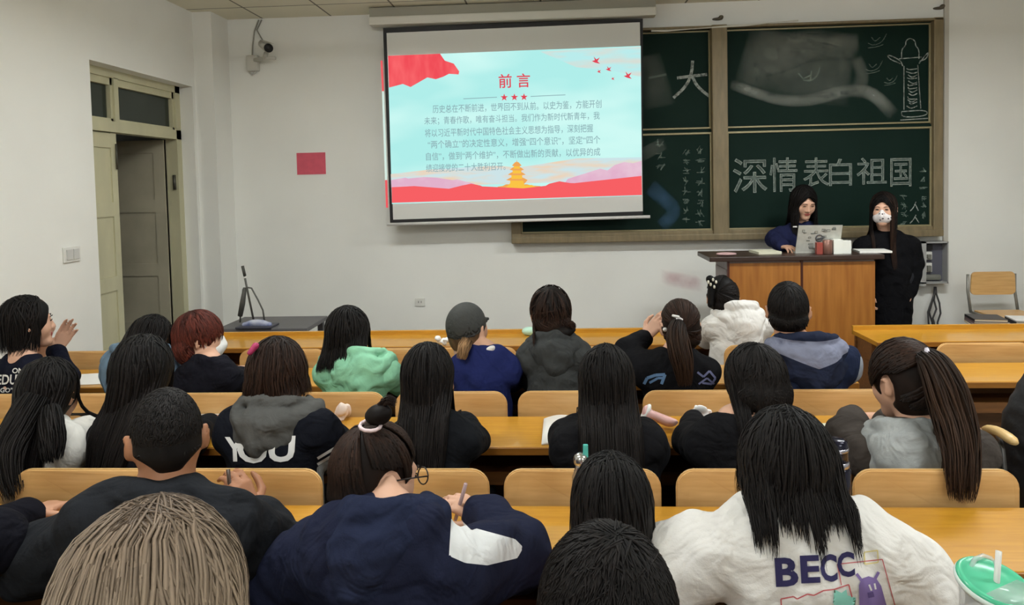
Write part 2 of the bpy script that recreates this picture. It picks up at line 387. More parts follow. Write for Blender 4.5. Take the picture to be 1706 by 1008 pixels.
# ceiling lamps: tube battens
TUBE = emis('tube_glow', (252, 255, 255), 31)
for i, (x, y, e) in enumerate(LAMPS):
    lb = empty('ceiling_lamp', (x, y, ZC), 'white fluorescent batten on the tiled ceiling, %s of the room %s' % ('left half' if x < 0 else 'right half', ('over the front desks', 'over the middle desks', 'behind the camera')[i//2]), 'ceiling lamp')
    box('housing', x-.62, x+.62, y-.06, y+.06, ZC-.32, ZC-.27, white_pl, lb, .008)
    for dx in (-.45, .45): tube('suspension_rod', [(x+dx, y, ZC-.27), (x+dx, y, ZC)], .006, white_pl, lb)
    for dy in (-.1, .1): tube('fluorescent_tube', [(x-.6, y+dy, ZC-.3), (x+.6, y+dy, ZC-.3)], .016, TUBE, lb)
    L = bpy.data.lights.new('lamp_light', 'AREA'); L.shape = 'RECTANGLE'; L.size = 1.2; L.size_y = .11; L.energy = e; L.color = (.95, .99, 1)
    lo = bpy.data.objects.new('lamp_light', L); C.objects.link(lo); lo.location = (x, y, ZC-.325); lo.parent = lb; lo.matrix_parent_inverse = lb.matrix_basis.inverted()

# ------------------------------------------------------------------ blackboard
frame_m = mat('board_frame', (126, 112, 84), .5, .1, var=.16, scale=5, stretch=(6, 1, 1), bump=.1)
board_m = mat('green_board', (12, 34, 28), .65, rgb2=(18, 38, 32), scale=2.2, bump=.05, bscale=30, spec=.12)
YF = 6.2                                             # front of the frame
bx0, bx1, bz0, bz1 = at(852, 395, YF).x, at(1572, 200, YF).x, at(860, 406, YF).z, at(1572, 28, YF).z
bb = empty('blackboard', (1.4, W, bz0), 'large green sliding blackboard in a brown frame with chalk writing', 'blackboard')
mx0, mx1 = at(1187, 230, YF).x, at(1213, 230, YF).x
zi0, zi1 = at(1400, 380, YF).z, at(1400, 41, YF).z; zm0, zm1 = at(1400, 214, YF).z, at(1400, 208, YF).z
ix0, ix1 = at(868, 380, YF).x, at(1556, 200, YF).x
bm = bmesh.new()
bbox(bm, bx0, ix0, YF, W, bz0, bz1, .008); bbox(bm, ix1, bx1, YF, W, bz0, bz1, .008); bbox(bm, mx0, mx1, YF-.01, W, bz0+.03, bz1, .01)
bbox(bm, bx0, bx1, YF, W, zi1+.01, bz1-.004, .006); bbox(bm, bx0, bx1, YF-.015, W, bz0, bz0+.055, .008); bbox(bm, bx0, bx1, YF+.01, W, bz0+.05, zi0, .005)
link('frame', mesh_from(bm, 'frame'), frame_m, bb)
rail_m = mat('board_rail', (150, 140, 106), .45, .3)
YBd = YF+.045
pan = {}
for nm, (xa, xb) in (('l', (ix0, mx0)), ('r', (mx1, ix1))):
    for lv, (za, zb, yy) in (('up', (zm1, zi1, YBd+.02)), ('low', (zi0, zm0, YBd))):
        pb = box('board_panel', xa-.02, xb+.02, yy, yy+.02, za-.02, zb+.02, board_m, bb)
        bm = bmesh.new()
        bbox(bm, xa, xb, yy-.014, yy+.01, zb-.016 if lv == 'low' else zb-.012, zb, .002); bbox(bm, xa, xb, yy-.014, yy+.01, za, za+.014, .002)
        bbox(bm, xa, xa+.012, yy-.012, yy+.01, za, zb, .002); bbox(bm, xb-.014, xb, yy-.012, yy+.01, za, zb, .002)
        link('edge_strip', mesh_from(bm, 'edge_strip'), rail_m, pb); pan[nm+lv] = (pb, yy)
# chalk
ck = chalk('chalk_white', (206, 214, 206), .8, 40); ck2 = chalk('chalk_smear', (176, 182, 174), .6, 5); ck4 = chalk('chalk_fill', (170, 186, 176), .5, 30); ck3 = chalk('chalk_faint', (150, 170, 158), .6, 40)
def fade_mesh(name, P, Q, fade, m, par):
    me = np_mesh(name, np.array(P), np.array(Q), {'fade': fade}); return link(name, me, m, par)
def on_board(key, px, py, d=.0015): return at(px, py, pan[key][1]-d)
def fade1(o):
    a = o.data.attributes.new('fade', 'FLOAT', 'POINT'); a.data.foreach_set('value', np.ones(len(o.data.vertices), np.float32)); return o
def stroke(key, strokes, wpx, m, name='chalk_drawing', taper=True):
    P, Q, F = [], [], []
    for st in strokes:
        pts = [on_board(key, *q) for q in st]
        if len(pts) > 2:                              # smooth
            for _ in range(2):
                n2 = [pts[0]]
                for a, b_ in zip(pts[:-1], pts[1:]): n2 += [a*.75+b_*.25, a*.25+b_*.75]
                pts = n2+[pts[-1]]
        hw = wpx/205/2; base = len(P)
        for i, q in enumerate(pts):
            t = (pts[min(i+1, len(pts)-1)]-pts[max(0, i-1)]).normalized(); nn = Vector((-t.z, 0, t.x))
            P += [q+nn*hw, q-nn*hw]; F += [.6+.4*random.random()]*2
        Q += [(base+2*i, base+2*i+1, base+2*i+3, base+2*i+2) for i in range(len(pts)-1)]
    return fade_mesh(name, P, Q, F, m, pan[key][0])
for ch, x0, x1, y0, y1 in (('深', 1221, 1278, 263, 322), ('情', 1282, 1328, 262, 320), ('表', 1338, 1381, 262, 312), ('白', 1381, 1419, 264, 310), ('祖', 1427, 1477, 262, 308), ('国', 1483, 1518, 263, 311)):
    p = on_board('rlow', x0, y1); q = on_board('rlow', x1, y0)
    fade1(text('chalk_character', ch, p, q.x-p.x, q.z-p.z, ck, pan['rlow'][0], outline=.0066)).location.y -= .004
    me = fade1(text('chalk_shading', ch, p-Vector((0, .0005, 0)), q.x-p.x, q.z-p.z, ck4, pan['rlow'][0]))
stroke('lup', [[(1128, 130), (1150, 127), (1178, 124)], [(1154, 101), (1152, 125), (1142, 145), (1122, 163)], [(1153, 127), (1162, 145), (1184, 162)]], 5, ck, 'chalk_character')
stroke('lup', [[(1080, 130), (1110, 124)]], 4, ck3, 'chalk_character')
random.seed(11)
def scribble(key, x, y0, n, size, m):
    st = []
    for i in range(n):
        cx, cy = x+random.uniform(-1, 1), y0+i*size*1.45
        for _ in range(5):
            a = random.choice((0, 0, 90, 55, 125)); l = size*random.uniform(.3, .5); ox, oy = random.uniform(-.3, .3)*size, random.uniform(-.3, .3)*size
            dx, dy = math.cos(math.radians(a))*l, math.sin(math.radians(a))*l
            st.append([(cx+ox-dx, cy+oy-dy), (cx+ox+dx, cy+oy+dy)])
    stroke(key, st, 1.3, m, 'chalk_column')
scribble('llow', 1143, 254, 8, 11, ck3); scribble('llow', 1167, 250, 8, 12, ck3); scribble('llow', 1100, 238, 3, 14, ck3)
scribble('rlow', 1539, 285, 6, 10, ck3); scribble('rlow', 1506, 328, 4, 10, ck3)
stroke('rlow', [[(1526, 336), (1522, 346), (1516, 352)], [(1525, 341), (1530, 351)], [(1526, 358), (1522, 366), (1516, 372)], [(1525, 362), (1531, 371)]], 1.6, ck, 'chalk_character')
# carved-column drawing, doves, ribbon
col = [[(1500, 200), (1548, 197)], [(1502, 186), (1503, 196), (1545, 193), (1544, 183), (1502, 186)], [(1506, 183), (1506, 110)], [(1534, 181), (1529, 108)], [(1504, 110), (1500, 100), (1478, 90), (1481, 98), (1500, 106)],
       [(1531, 106), (1548, 84), (1544, 98), (1532, 102)], [(1502, 98), (1502, 82), (1509, 76), (1509, 68), (1516, 63), (1525, 68), (1525, 76), (1531, 82), (1531, 98)], [(1498, 98), (1536, 95)]]
for k in range(13):
    y = 114+k*5.2; col.append([(1509+random.uniform(0, 6), y), (1517+random.uniform(-4, 4), y+random.uniform(2, 6)), (1528, y+random.uniform(-2, 4))])
stroke('rup', col, 1.6, ck)
for (x, y, s) in ((1460, 68, 1), (1455, 112, .9), (1483, 134, .7)):
    stroke('rup', [[(x-14*s, y+4*s), (x-4*s, y+8*s), (x+10*s, y+2*s), (x+17*s, y-12*s)], [(x-8*s, y-6*s), (x-2*s, y+2*s), (x+6*s, y-6*s)], [(x-14*s, y+12*s), (x+2*s, y+10*s), (x+12*s, y+6*s)]], 1.4, ck3, 'chalk_dove')
stroke('rup', [[(1338, 131), (1350, 126)], [(1352, 118), (1350, 134)], [(1338, 134), (1352, 133)], [(1330, 122), (1344, 138), (1362, 128), (1366, 112)]], 2.2, ck3, 'chalk_emblem')
def smear(key, line, w0, w1, m, fade=1):
    P, Q, F = [], [], []; n = 9
    pts = [Vector((x, y, 0)) for x, y in line]
    for _ in range(2):
        n2 = [pts[0]]
        for a, b_ in zip(pts[:-1], pts[1:]): n2 += [a*.75+b_*.25, a*.25+b_*.75]
        pts = n2+[pts[-1]]
    for i, q in enumerate(pts):
        u = i/(len(pts)-1); t = (pts[min(i+1, len(pts)-1)]-pts[max(0, i-1)]).normalized(); nn = Vector((-t.y, t.x, 0)); hw = (w0+(w1-w0)*u)/2
        for j in range(n):
            v = j/(n-1)*2-1; P.append(on_board(key, (q+nn*hw*v).x, (q+nn*hw*v).y, .001)); F.append(fade*max(0, 1-v*v)**.8*min(1, 6*u, 6*(1-u)))
    for i in range(len(pts)-1):
        for j in range(n-1): Q.append((i*n+j, i*n+j+1, i*n+n+j+1, i*n+n+j))
    fade_mesh('chalk_smear', P, Q, F, m, pan[key][0])
smear('rup', [(1216, 140), (1250, 152), (1300, 168), (1350, 168), (1400, 152), (1450, 150), (1490, 192)], 18, 26, ck2, 1)
smear('rup', [(1255, 95), (1300, 90), (1350, 72), (1430, 78)], 80, 40, ck2, .6); smear('rup', [(1260, 60), (1320, 70), (1380, 72), (1432, 70)], 30, 34, ck2, .45)
smear('rup', [(1235, 90), (1330, 120), (1420, 130)], 110, 100, ck2, .5); smear('rup', [(1425, 95), (1440, 130), (1420, 160)], 22, 30, ck2, .4)
smear('llow', [(1082, 310), (1105, 330), (1128, 352), (1100, 378)], 30, 24, chalk('chalk_blue', (90, 130, 170), .5, 9), .8)
smear('llow', [(1080, 240), (1090, 260)], 60, 50, ck2, .3); smear('lup', [(1080, 90), (1100, 180)], 40, 60, ck2, .35)
# torn paper along the top of the frame
ptop = [(1085, 50), (1120, 49.5), (1165, 47), (1215, 42), (1268, 39), (1330, 33)]; pbot = [(1330, 35.5), (1290, 38), (1268, 40.5), (1240, 44), (1200, 46), (1150, 49), (1110, 53), (1085, 53)]
tag(poly('torn_paper_strip', [at(x, y, YF-.008) for x, y in ptop+pbot], mat('torn_paper', (205, 202, 190), .9), None, .003), 'torn white paper strip stuck along the top edge of the blackboard', 'paper')
for px, py, lb in ((1195, 32, 'left'), (1563, 14, 'right')):
    a = at(px, py, W)
    tag(soft('wall_bracket', SDF().ell(a, (.045, .03, .012)).ell(a+Vector((.03, -.01, .015)), (.02, .02, .016), k=.01), .006, mat('rusty_metal', (92, 84, 70), .7)), 'small grey metal bracket on the wall above the blackboard, the %s one' % ('one near the screen' if lb == 'left' else 'one beside the trunking'), 'bracket')

# ------------------------------------------------------------------ projection screen
YS = 6.06
sc = empty('projection_screen', at(855, 30, YS), 'pull-down projection screen with black border showing a red and pale blue slide', 'projection screen')
cas_m = mat('screen_casing', (205, 202, 192), .4); blk = mat('screen_border', (18, 17, 20), .6)
a, b_ = at(617, 36, YS), at(1092, 28, YS)
z0, z1 = at(855, 38, YS).z, at(855, 22, YS).z
box('casing', a.x, b_.x, YS-.06, YS+.06, z0+.01, z1, cas_m, sc, .012)
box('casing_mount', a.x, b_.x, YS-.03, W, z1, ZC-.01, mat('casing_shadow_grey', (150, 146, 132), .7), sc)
TL, TR, BR, BL = at(638, 46.5, YS), at(1071, 31, YS), at(1071, 358, YS), at(650, 372, YS)
bm = bmesh.new(); vs = [bm.verts.new(p) for p in (TL, BL, BR, TR)]; bm.faces.new(vs); link('border', mesh_from(bm, 'border'), blk, sc)
def quad(name, pts, m, par, d=0):
    bm = bmesh.new(); bm.faces.new([bm.verts.new(Vector(p)-Vector((0, d, 0))) for p in pts]); return link(name, mesh_from(bm, name), m, par)
def scr(px, py, d=.002): return at(px, py, YS-d)
def pxpoly(name, pts, m, par, d): return poly(name, [scr(x, y, d) for x, y in pts], m, par)
fab = quad('fabric', [scr(x, y) for x, y in ((644, 55), (655, 366), (1071, 352), (1066, 37))], mat('screen_fabric', (212, 212, 208), .9), sc)
tube('bottom_bar', [at(645, 374, YS), at(1083, 361, YS)], .013, mat('bar_white', (226, 224, 220), .35), sc)
q = [(646, 93), (653, 340), (1069.5, 326), (1067.5, 76.5)]
def sq(u, v):                                         # slide coordinates to photograph pixels
    l = (q[0][0]+(q[1][0]-q[0][0])*v, q[0][1]+(q[1][1]-q[0][1])*v); r = (q[3][0]+(q[2][0]-q[3][0])*v, q[3][1]+(q[2][1]-q[3][1])*v)
    return (l[0]+(r[0]-l[0])*u, l[1]+(r[1]-l[1])*u)
sl = pxpoly('slide', q, emis('slide_sky', (176, 238, 234), 1.0, (206, 250, 244), 1.1, (1, 1, 3)), sc, .004)
pxpoly('slide_cloud', [(900, 86), (1067, 78), (1068, 128), (1020, 118), (960, 112)], emis('slide_cloud', (186, 236, 236), 1, (214, 222, 214), 3, (1, 1, 6)), sl, .005)
mist = emis('slide_mist', (205, 228, 232), 1, (236, 212, 186), 4, (1, 1, 5)); pxpoly('slide_mist', [(651, 290), (720, 282), (780, 290), (830, 276), (890, 282), (960, 264), (1069, 262), (1069, 300), (652, 312)], mist, sl, .005)
mt = emis('slide_mountain', (226, 178, 204), 1, (232, 196, 214), 8)
pxpoly('slide_mountain', [(652, 312), (652, 300), (675, 296), (690, 300), (706, 295), (728, 296), (748, 301), (762, 299), (790, 306), (790, 316)], mt, sl, .006)
pxpoly('slide_mountain', [(940, 306), (946, 298), (966, 292), (980, 293), (1000, 281), (1012, 284), (1024, 275), (1040, 270), (1055, 272), (1069, 268), (1069, 306)], mt, sl, .006)
pg = emis('slide_pagoda', (240, 168, 90)); yl = emis('slide_gold', (250, 196, 70))
pxpoly('slide_pagoda', [(829, 314), (829, 311), (843, 309), (843, 307), (878, 307), (884, 309), (900, 310), (906, 314)], pg, sl, .007)
for y0, y1, hw, hr in ((308, 301, 11, 18), (298, 292, 9, 15), (289, 284, 7, 12), (281, 277, 5, 8)):
    pxpoly('slide_pagoda', [(861-hw, y0), (861-hw, y1), (861-hr, y1-1), (861-hr*.7, y1-4), (861-hw*.5, y1-7), (861+hw*.5, y1-7), (861+hr*.7, y1-4), (861+hr, y1-1), (861+hw, y1), (861+hw, y0)], pg, sl, .0075)
    pxpoly('slide_pagoda_light', [(861-hw, y0), (861-hw, y1), (861+hw, y1), (861+hw, y0)], yl, sl, .0082)
pxpoly('slide_pagoda', [(859.6, 273), (861, 266), (862.4, 273)], pg, sl, .007)
pxpoly('slide_terrace', [(838, 318), (842, 312), (848, 310), (850, 305), (872, 304), (874, 309), (886, 308), (896, 313), (902, 316)], yl, sl, .008)
red = emis('slide_red', (247, 96, 100)); red2 = emis('slide_red_flag', (240, 78, 88), 1, (250, 104, 108), 4, (3, 1, 1))
pxpoly('slide_hills', [(653, 338), (652.5, 312), (690, 310), (755, 315), (770, 309), (785, 306), (800, 309), (815, 316), (860, 320), (900, 315), (915, 306), (932, 302), (950, 305), (962, 311), (990, 306), (1040, 302), (1058, 300), (1069, 293), (1069.5, 325)], red, sl, .009)
pxpoly('slide_flag', [(646.3, 93), (733, 89.5), (741, 101), (756, 106), (765, 119), (764, 124), (748, 123), (738, 128), (726, 132), (712, 129), (700, 133), (684, 145), (664, 137), (648, 146)], red2, sl, .007)
tcol = emis('slide_text_grey', (140, 172, 178)); rr = emis('slide_text_red', (224, 72, 88))
a, b_ = scr(831, 147, .008), scr(883, 122, .008); text('slide_title', '前 言', a, b_.x-a.x, b_.z-a.z, rr, sl, -.004, offset=.012)
for cx in (840, 857, 873):
    cy = 162-(cx-857)*.02
    pts = []
    for k in range(10):
        r_ = 6.5 if k % 2 == 0 else 2.6; an = math.radians(-90+36*k); pts.append((cx+r_*math.cos(an), cy+r_*math.sin(an)))
    bm = bmesh.new(); vs = [bm.verts.new(scr(x, y, .008)) for x, y in pts]; c0 = bm.verts.new(scr(cx, cy, .008))
    for k in range(10): bm.faces.new((vs[k], vs[(k+1) % 10], c0))
    link('slide_star', mesh_from(bm, 'slide_star'), rr, sl)
for l in ([(772, 164.6), (828, 162)], [(884, 160.7), (942, 158)]): tube('slide_rule', [scr(*l[0], .008), scr(*l[1], .008)], .0028, tcol, sl, 4)
lines = [('历史总在不断前进，世界回不到从前。以史为鉴，方能开创', 721, 189, 1002, 167), ('未来；青春作歌，唯有奋斗担当。我们作为新时代新青年，我', 707, 209, 999, 187), ('将以习近平新时代中国特色社会主义思想为指导，深刻把握', 708, 229, 988, 206),
         ('“两个确立”的决定性意义，增强“四个意识”，坚定“四个', 713, 248, 1000, 225), ('自信”，做到“两个维护”，不断做出新的贡献，以优异的成', 710, 268, 1000, 245), ('绩迎接党的二十大胜利召开。', 710, 287, 842, 271)]
for s, x0, y0, x1, y1 in lines:
    a, b_ = scr(x0, y0, .008), scr(x1, y1, .008); wd = b_.x-a.x
    text('slide_line', s, a, wd, .068 if len(s) > 20 else .066, tcol, sl, -.004, offset=.004)
for (x, y, s) in ((993, 101, 7), (1046, 126, 7), (1014, 115, 5), (998, 119, 3.5), (1021, 131, 3)):
    bm = bmesh.new()
    for tri in (((-1, .1), (-.3, -.1), (-.2, .5)), ((-.3, -.1), (.9, -.75), (.35, .15)), ((-.3, -.1), (.35, .15), (-.2, .5)), ((-.25, .0), (-.55, -1.0), (.15, -.2)), ((-.2, .5), (.35, .15), (.95, .75))):
        bm.faces.new([bm.verts.new(scr(x+u*s, y+v*s, .008)) for u, v in tri])
    link('slide_dove', mesh_from(bm, 'slide_dove'), rr, sl)
# light of the slide spilling past the screen on to the wall behind
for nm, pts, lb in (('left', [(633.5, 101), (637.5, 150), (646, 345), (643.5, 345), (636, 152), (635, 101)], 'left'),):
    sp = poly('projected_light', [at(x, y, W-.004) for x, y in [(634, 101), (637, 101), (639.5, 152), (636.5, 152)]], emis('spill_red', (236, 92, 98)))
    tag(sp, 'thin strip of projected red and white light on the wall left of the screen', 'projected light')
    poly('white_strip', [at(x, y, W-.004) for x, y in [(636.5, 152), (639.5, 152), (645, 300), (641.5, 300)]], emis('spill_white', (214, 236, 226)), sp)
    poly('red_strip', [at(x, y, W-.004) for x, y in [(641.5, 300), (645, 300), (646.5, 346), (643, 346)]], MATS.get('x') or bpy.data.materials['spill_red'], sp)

# faint pink smudge rubbed on the front wall
P, Q, F = [], [], []
for i in range(7):
    for j in range(5):
        u, v = i/6*2-1, j/4*2-1; q_ = at(1136+36*u, 468+14*v+6*u, W-.001); P.append(tuple(q_)); F.append(max(0, 1-u*u)*max(0, 1-v*v))
for i in range(6):
    for j in range(4): Q.append((i*5+j, i*5+j+1, i*5+5+j+1, i*5+5+j))
tag(fade_mesh('wall_stain', P, Q, F, chalk('stain_pink', (210, 130, 150), .5, 9), None), 'faint pink smudge on the front wall left of the lectern', 'stain')
# ------------------------------------------------------------------ fixed desks and tip-up seats
def woodmat(name, c1, c2, rough, coat=0, sx=1.2, sc=5):
    return mat(name, c1, rough, rgb2=c2, scale=sc, stretch=(sx, 14, 14), coat=coat, bump=.02, bscale=50)
top_m = woodmat('desk_top_varnish', (202, 148, 48), (188, 132, 38), .3, .3)
edge_m = woodmat('desk_edge', (158, 104, 36), (138, 88, 28), .4)
pan_m = woodmat('desk_panel', (128, 84, 42), (104, 66, 32), .5)
seat_m = woodmat('seat_plywood', (222, 180, 120), (206, 160, 100), .38, .15)
ply_m = mat('plywood_edge', (224, 184, 124), .4)
steel_m = mat('bench_steel', (72, 70, 68), .5, .6)
NEAR = [4.42, 3.55, 2.70, 1.84, .98]; DEP = .36; DZT = .76
ROWN = ['front', 'second', 'third', 'fourth', 'rearmost']
def desk(r, x0, x1, where, lip=False):
    y0, y1 = NEAR[r], NEAR[r]+DEP
    e = empty('bench_desk', ((x0+x1)/2, y0+.2, 0), where, 'desk', 'long yellow lecture desks')
    bm = bmesh.new(); bbox(bm, x0, x1, y0, y1, DZT-.028, DZT, .004)
    for v in bm.verts: pass
    t = link('desk_top', mesh_from(bm, 'desk_top'), top_m, e)
    box('front_edge', x0, x1, y0-.006, y0+.004, DZT-.03, DZT-.003, edge_m, t, .002)
    if lip: box('raised_lip', x0, x1, y1-.012, y1+.012, DZT-.03, DZT+.028, top_m, e, .003)
    box('modesty_panel', x0, x1, y1-.05, y1-.032, .12, DZT-.03, pan_m, e)
    s = box('shelf', x0, x1, y0+.06, y1-.05, .60, .615, pan_m, e)
    box('shelf_edge', x0, x1, y0+.05, y0+.062, .595, .645, pan_m, s)
    n = max(2, round((x1-x0)/1.06)+1)
    for i in range(n):
        x = x0+.03+(x1-x0-.06)*i/(n-1)
        bm = bmesh.new(); bbox(bm, x-.02, x+.02, y0+.1, y1-.04, .03, DZT-.03, .005); bbox(bm, x-.035, x+.035, y0+.04, y1+.1, 0, .03, .005)
        link('leg', mesh_from(bm, 'leg'), steel_m if 0 < i < n-1 else pan_m, e)
desk(0, -2.3, 1.40, 'long yellow desk of the front row, raised lip along its far edge, below the screen', True)
desk(1, -2.85, 1.42, 'long yellow second row desk, in front of the mint hoodie and navy cap')
desk(2, -2.85, 1.42, 'long yellow desk of the third row with an open book and tissues on it')
desk(3, -2.85, 1.42, 'widest yellow desk nearest the camera, in front of the white BECC shirt')
desk(4, -2.85, 1.42, 'rearmost long desk, mostly below the frame, carrying the drink cup with green lid')
desk(0, 1.87, 4.6, 'yellow desk at the right aisle with the stack of books on it', True)
desk(1, 1.87, 4.6, 'yellow desk at the right aisle behind the book desk, nothing on it')

def seat(k, r, label, x0=None, arm=False):
    """tip-up seat behind desk r's far edge: a bent plywood back, a seat pan and a bracket"""
    xa = -.178+.53*k if x0 is None else x0; wd = .485; xc = xa+wd/2; yc = NEAR[r]+DEP+.055
    e = empty('tip_up_seat', (xc, yc, 0), label, 'seat', 'plywood tip-up seats fixed along the desk rows')
    key = 'seat_proto'
    if key not in SEAT:
        for nm in ('backrest', 'seat_pan'):
            bm = bmesh.new(); n = 22; rows = []
            out = []
            rc = .055
            for (cx, cz, a0) in ((wd/2-rc, .85-rc, 0), (-wd/2+rc, .85-rc, 90), (-wd/2+.02, .60+.02, 180), (wd/2-.02, .60+.02, 270)):
                rr_ = rc if cz > .7 else .02
                for j in range(7):
                    a = math.radians(a0+15*j); out.append((cx+rr_*math.cos(a), cz+rr_*math.sin(a)))
            if nm == 'seat_pan': out = [(x, (z-.60)*1.55) for x, z in out]
            f = bm.faces.new([bm.verts.new((x, 0, z)) for x, z in out])
            r_ = bmesh.ops.extrude_face_region(bm, geom=[f])
            for v in r_['geom']:
                if isinstance(v, bmesh.types.BMVert): v.co.y += .016
            bmesh.ops.recalc_face_normals(bm, faces=bm.faces)
            es = [q for q in bm.edges if len(q.link_faces) == 2 and q.calc_face_angle(0) > 1]
            bmesh.ops.bevel(bm, geom=es, offset=.004, segments=2, affect='EDGES')
            for v in bm.verts:
                if nm == 'backrest': v.co.y += .012*(v.co.x/(wd/2))**2*(-1) + .10*(v.co.z-.62)**2
                else: v.co = Vector((v.co.x, .03+v.co.z, .43+v.co.y+.02*math.cos(v.co.z*7)))
            me = mesh_from(bm, nm); me.materials.append(seat_m); me.materials.append(ply_m)
            for p in me.polygons:
                if abs(p.normal.y if nm == 'backrest' else p.normal.z) < .6: p.material_index = 1
            SEAT[nm] = me
        bm = bmesh.new()
        for sx in (-.14, .14):
            bbox(bm, sx-.015, sx+.015, -.055, .0, .60, .70); bbox(bm, sx-.012, sx+.012, -.055, .05, .36, .40); bbox(bm, sx-.012, sx+.012, .03, .32, .40, .435)
            bbox(bm, sx-.012, sx+.012, -.07, -.045, .0, .70)
        me = mesh_from(bm, 'bracket'); me.materials.append(steel_m); SEAT['bracket'] = me; SEAT[key] = 1
    for nm in ('backrest', 'seat_pan', 'bracket'):
        o = bpy.data.objects.new(nm, SEAT[nm]); C.objects.link(o); o.parent = e
    return e
SEAT = {}
L1 = {-5: 'wooden seat back behind the navy sweatshirt with white lettering at the left edge', -4: 'wooden seat back behind the denim-blue hooded person', -3: 'wooden seat back behind the red-haired person wearing a white mask',
      -2: 'wooden seat back in front of the tissue, behind the mint hoodie', -1: 'wooden seat back behind the navy cap wearer', 0: 'wooden seat back behind the charcoal hoodie, just beyond the open book', 1: 'wooden seat back behind the long brown ponytail, beyond the pink tissue pack', 2: 'wooden seat back behind the boy in navy hoodie'}
L2 = {-4: 'wooden seat back at the left edge, beside the white notebook', -3: 'wooden seat back between the long-haired pair and the crew-cut boy', -2: 'wooden seat back behind the black YOU jacket', -1: 'wooden seat back right of the glasses wearer, before the transparent pen',
      0: 'wooden seat back left of the turquoise bottle strap, behind the straight black hair', 1: 'wooden seat back behind the short-haired black top, left of the BECC shirt', 2: 'wooden seat back under the hanging ponytail at the right'}
for k in L1: seat(k, 2, L1[k])
for k in L2: seat(k, 3, L2[k])
for k, l in ((-5, 'empty wooden seat back beside the left wall, past the clapping girl'), (-3, 'empty wooden seat back right of the white face mask'), (-2, 'empty wooden seat back just left of the mint hoodie and its dark hair'), (-1, 'empty wooden seat back between the mint hoodie and the navy cap wearer'),
             (-.0, 'empty wooden seat back before the charcoal hoodie'), (2, 'wooden seat back behind the white hoodie')):
    seat(k, 1, l)
seat(0, 1, 'empty wooden seat back at the right aisle below the stack of books', x0=1.98); seat(0, 1, 'empty wooden seat back at the right edge, second from the right aisle', x0=2.51)
for k, l in ((-2, 'seat under the crew-cut boy in dark jacket'), (-1, 'seat under the glasses wearer in navy hooded jacket'), (0, 'seat under the straight black hair in front of the pink top'), (1, 'seat under the white BECC shirt'), (-4, 'seat under the dark sleeve at the lower left edge')):
    seat(k, 4, l)
for x, l in ((-.72, 'seat under the ash-blond person'), (-.18, 'seat under the pink top')):
    e = seat(0, 4, l, x0=x)
    e.location.y -= .86
# seat pan and armrest at the right end of the third row
e = empty('aisle_bench', (1.72, 2.5, 0), 'brown wooden bench end with pale curved armrest in the right aisle', 'bench')
box('end_panel', 1.50, 1.92, 2.94, 2.965, .1, .74, woodmat('bench_panel', (150, 104, 56), (128, 84, 42), .5), e, .004)
box('seat_board', 1.50, 1.95, 2.5, 2.94, .44, .465, seat_m, e, .006)
for x in (1.53, 1.92):
    for y in (2.53, 2.9): tube('leg', [(x, y, 0), (x, y, .44)], .014, steel_m, e)
a, b_ = at(1641, 714, 2.72), at(1691, 738, 2.5)
pts = [a+(b_-a)*t+Vector((0, 0, .012*math.sin(math.pi*t))) for t in (0, .15, .35, .55, .75, .9, 1)]
ar = tube('armrest', pts, [.012, .02, .021, .021, .021, .02, .012], mat('armrest_wood', (226, 190, 128), .4), e, 10, .75)
tube('armrest_bracket', [a+Vector((.03, -.03, -.02)), b_+Vector((-.03, .02, -.03)), (1.53, 2.56, .46)], .01, steel_m, e)

# ------------------------------------------------------------------ wall chair
ch = empty('stacking_chair', at(1652, 525, 6.0)*Vector((1, 1, 0)).x if False else Vector((3.42, 5.9, .15)), 'plywood and grey metal chair standing against the front wall at right', 'chair')
yb = 6.0; a, b_ = at(1617, 453, yb), at(1689, 489, yb)
bm = bmesh.new(); bbox(bm, a.x, b_.x, yb, yb+.014, b_.z, a.z, .006); back = mesh_from(bm, 'backrest')
out = []; rc = .035
for cx_, cz_, a0 in ((b_.x-rc, a.z-rc, 0), (a.x+rc, a.z-rc, 90), (a.x+.03, b_.z+.03, 180), (b_.x-.03, b_.z+.03, 270)):
    for j in range(6): an = math.radians(a0+18*j); out.append((cx_+rc*math.cos(an), yb, cz_+rc*math.sin(an)))
poly('backrest', out, seat_m, ch, .014)
grey_st = mat('chair_tube', (150, 148, 140), .4, .5)
zs = at(1650, 524, 5.75).z
box('seat_board', a.x-.0, b_.x+.01, 5.56, 5.95, zs-.015, zs, seat_m, ch, .006)
for sx in (a.x-.014, b_.x+.014):
    tube('back_post', [(sx, 5.97, zs-.02), (sx, yb+.012, zs+.14), (sx, yb+.012, a.z-.02)], .011, grey_st, ch)
    tube('leg', [(sx, 5.58, .15), (sx, 5.60, zs-.02), (sx, 5.97, zs-.02)], .011, grey_st, ch); tube('leg', [(sx, 6.02, .15), (sx, 5.93, zs-.02)], .011, grey_st, ch)

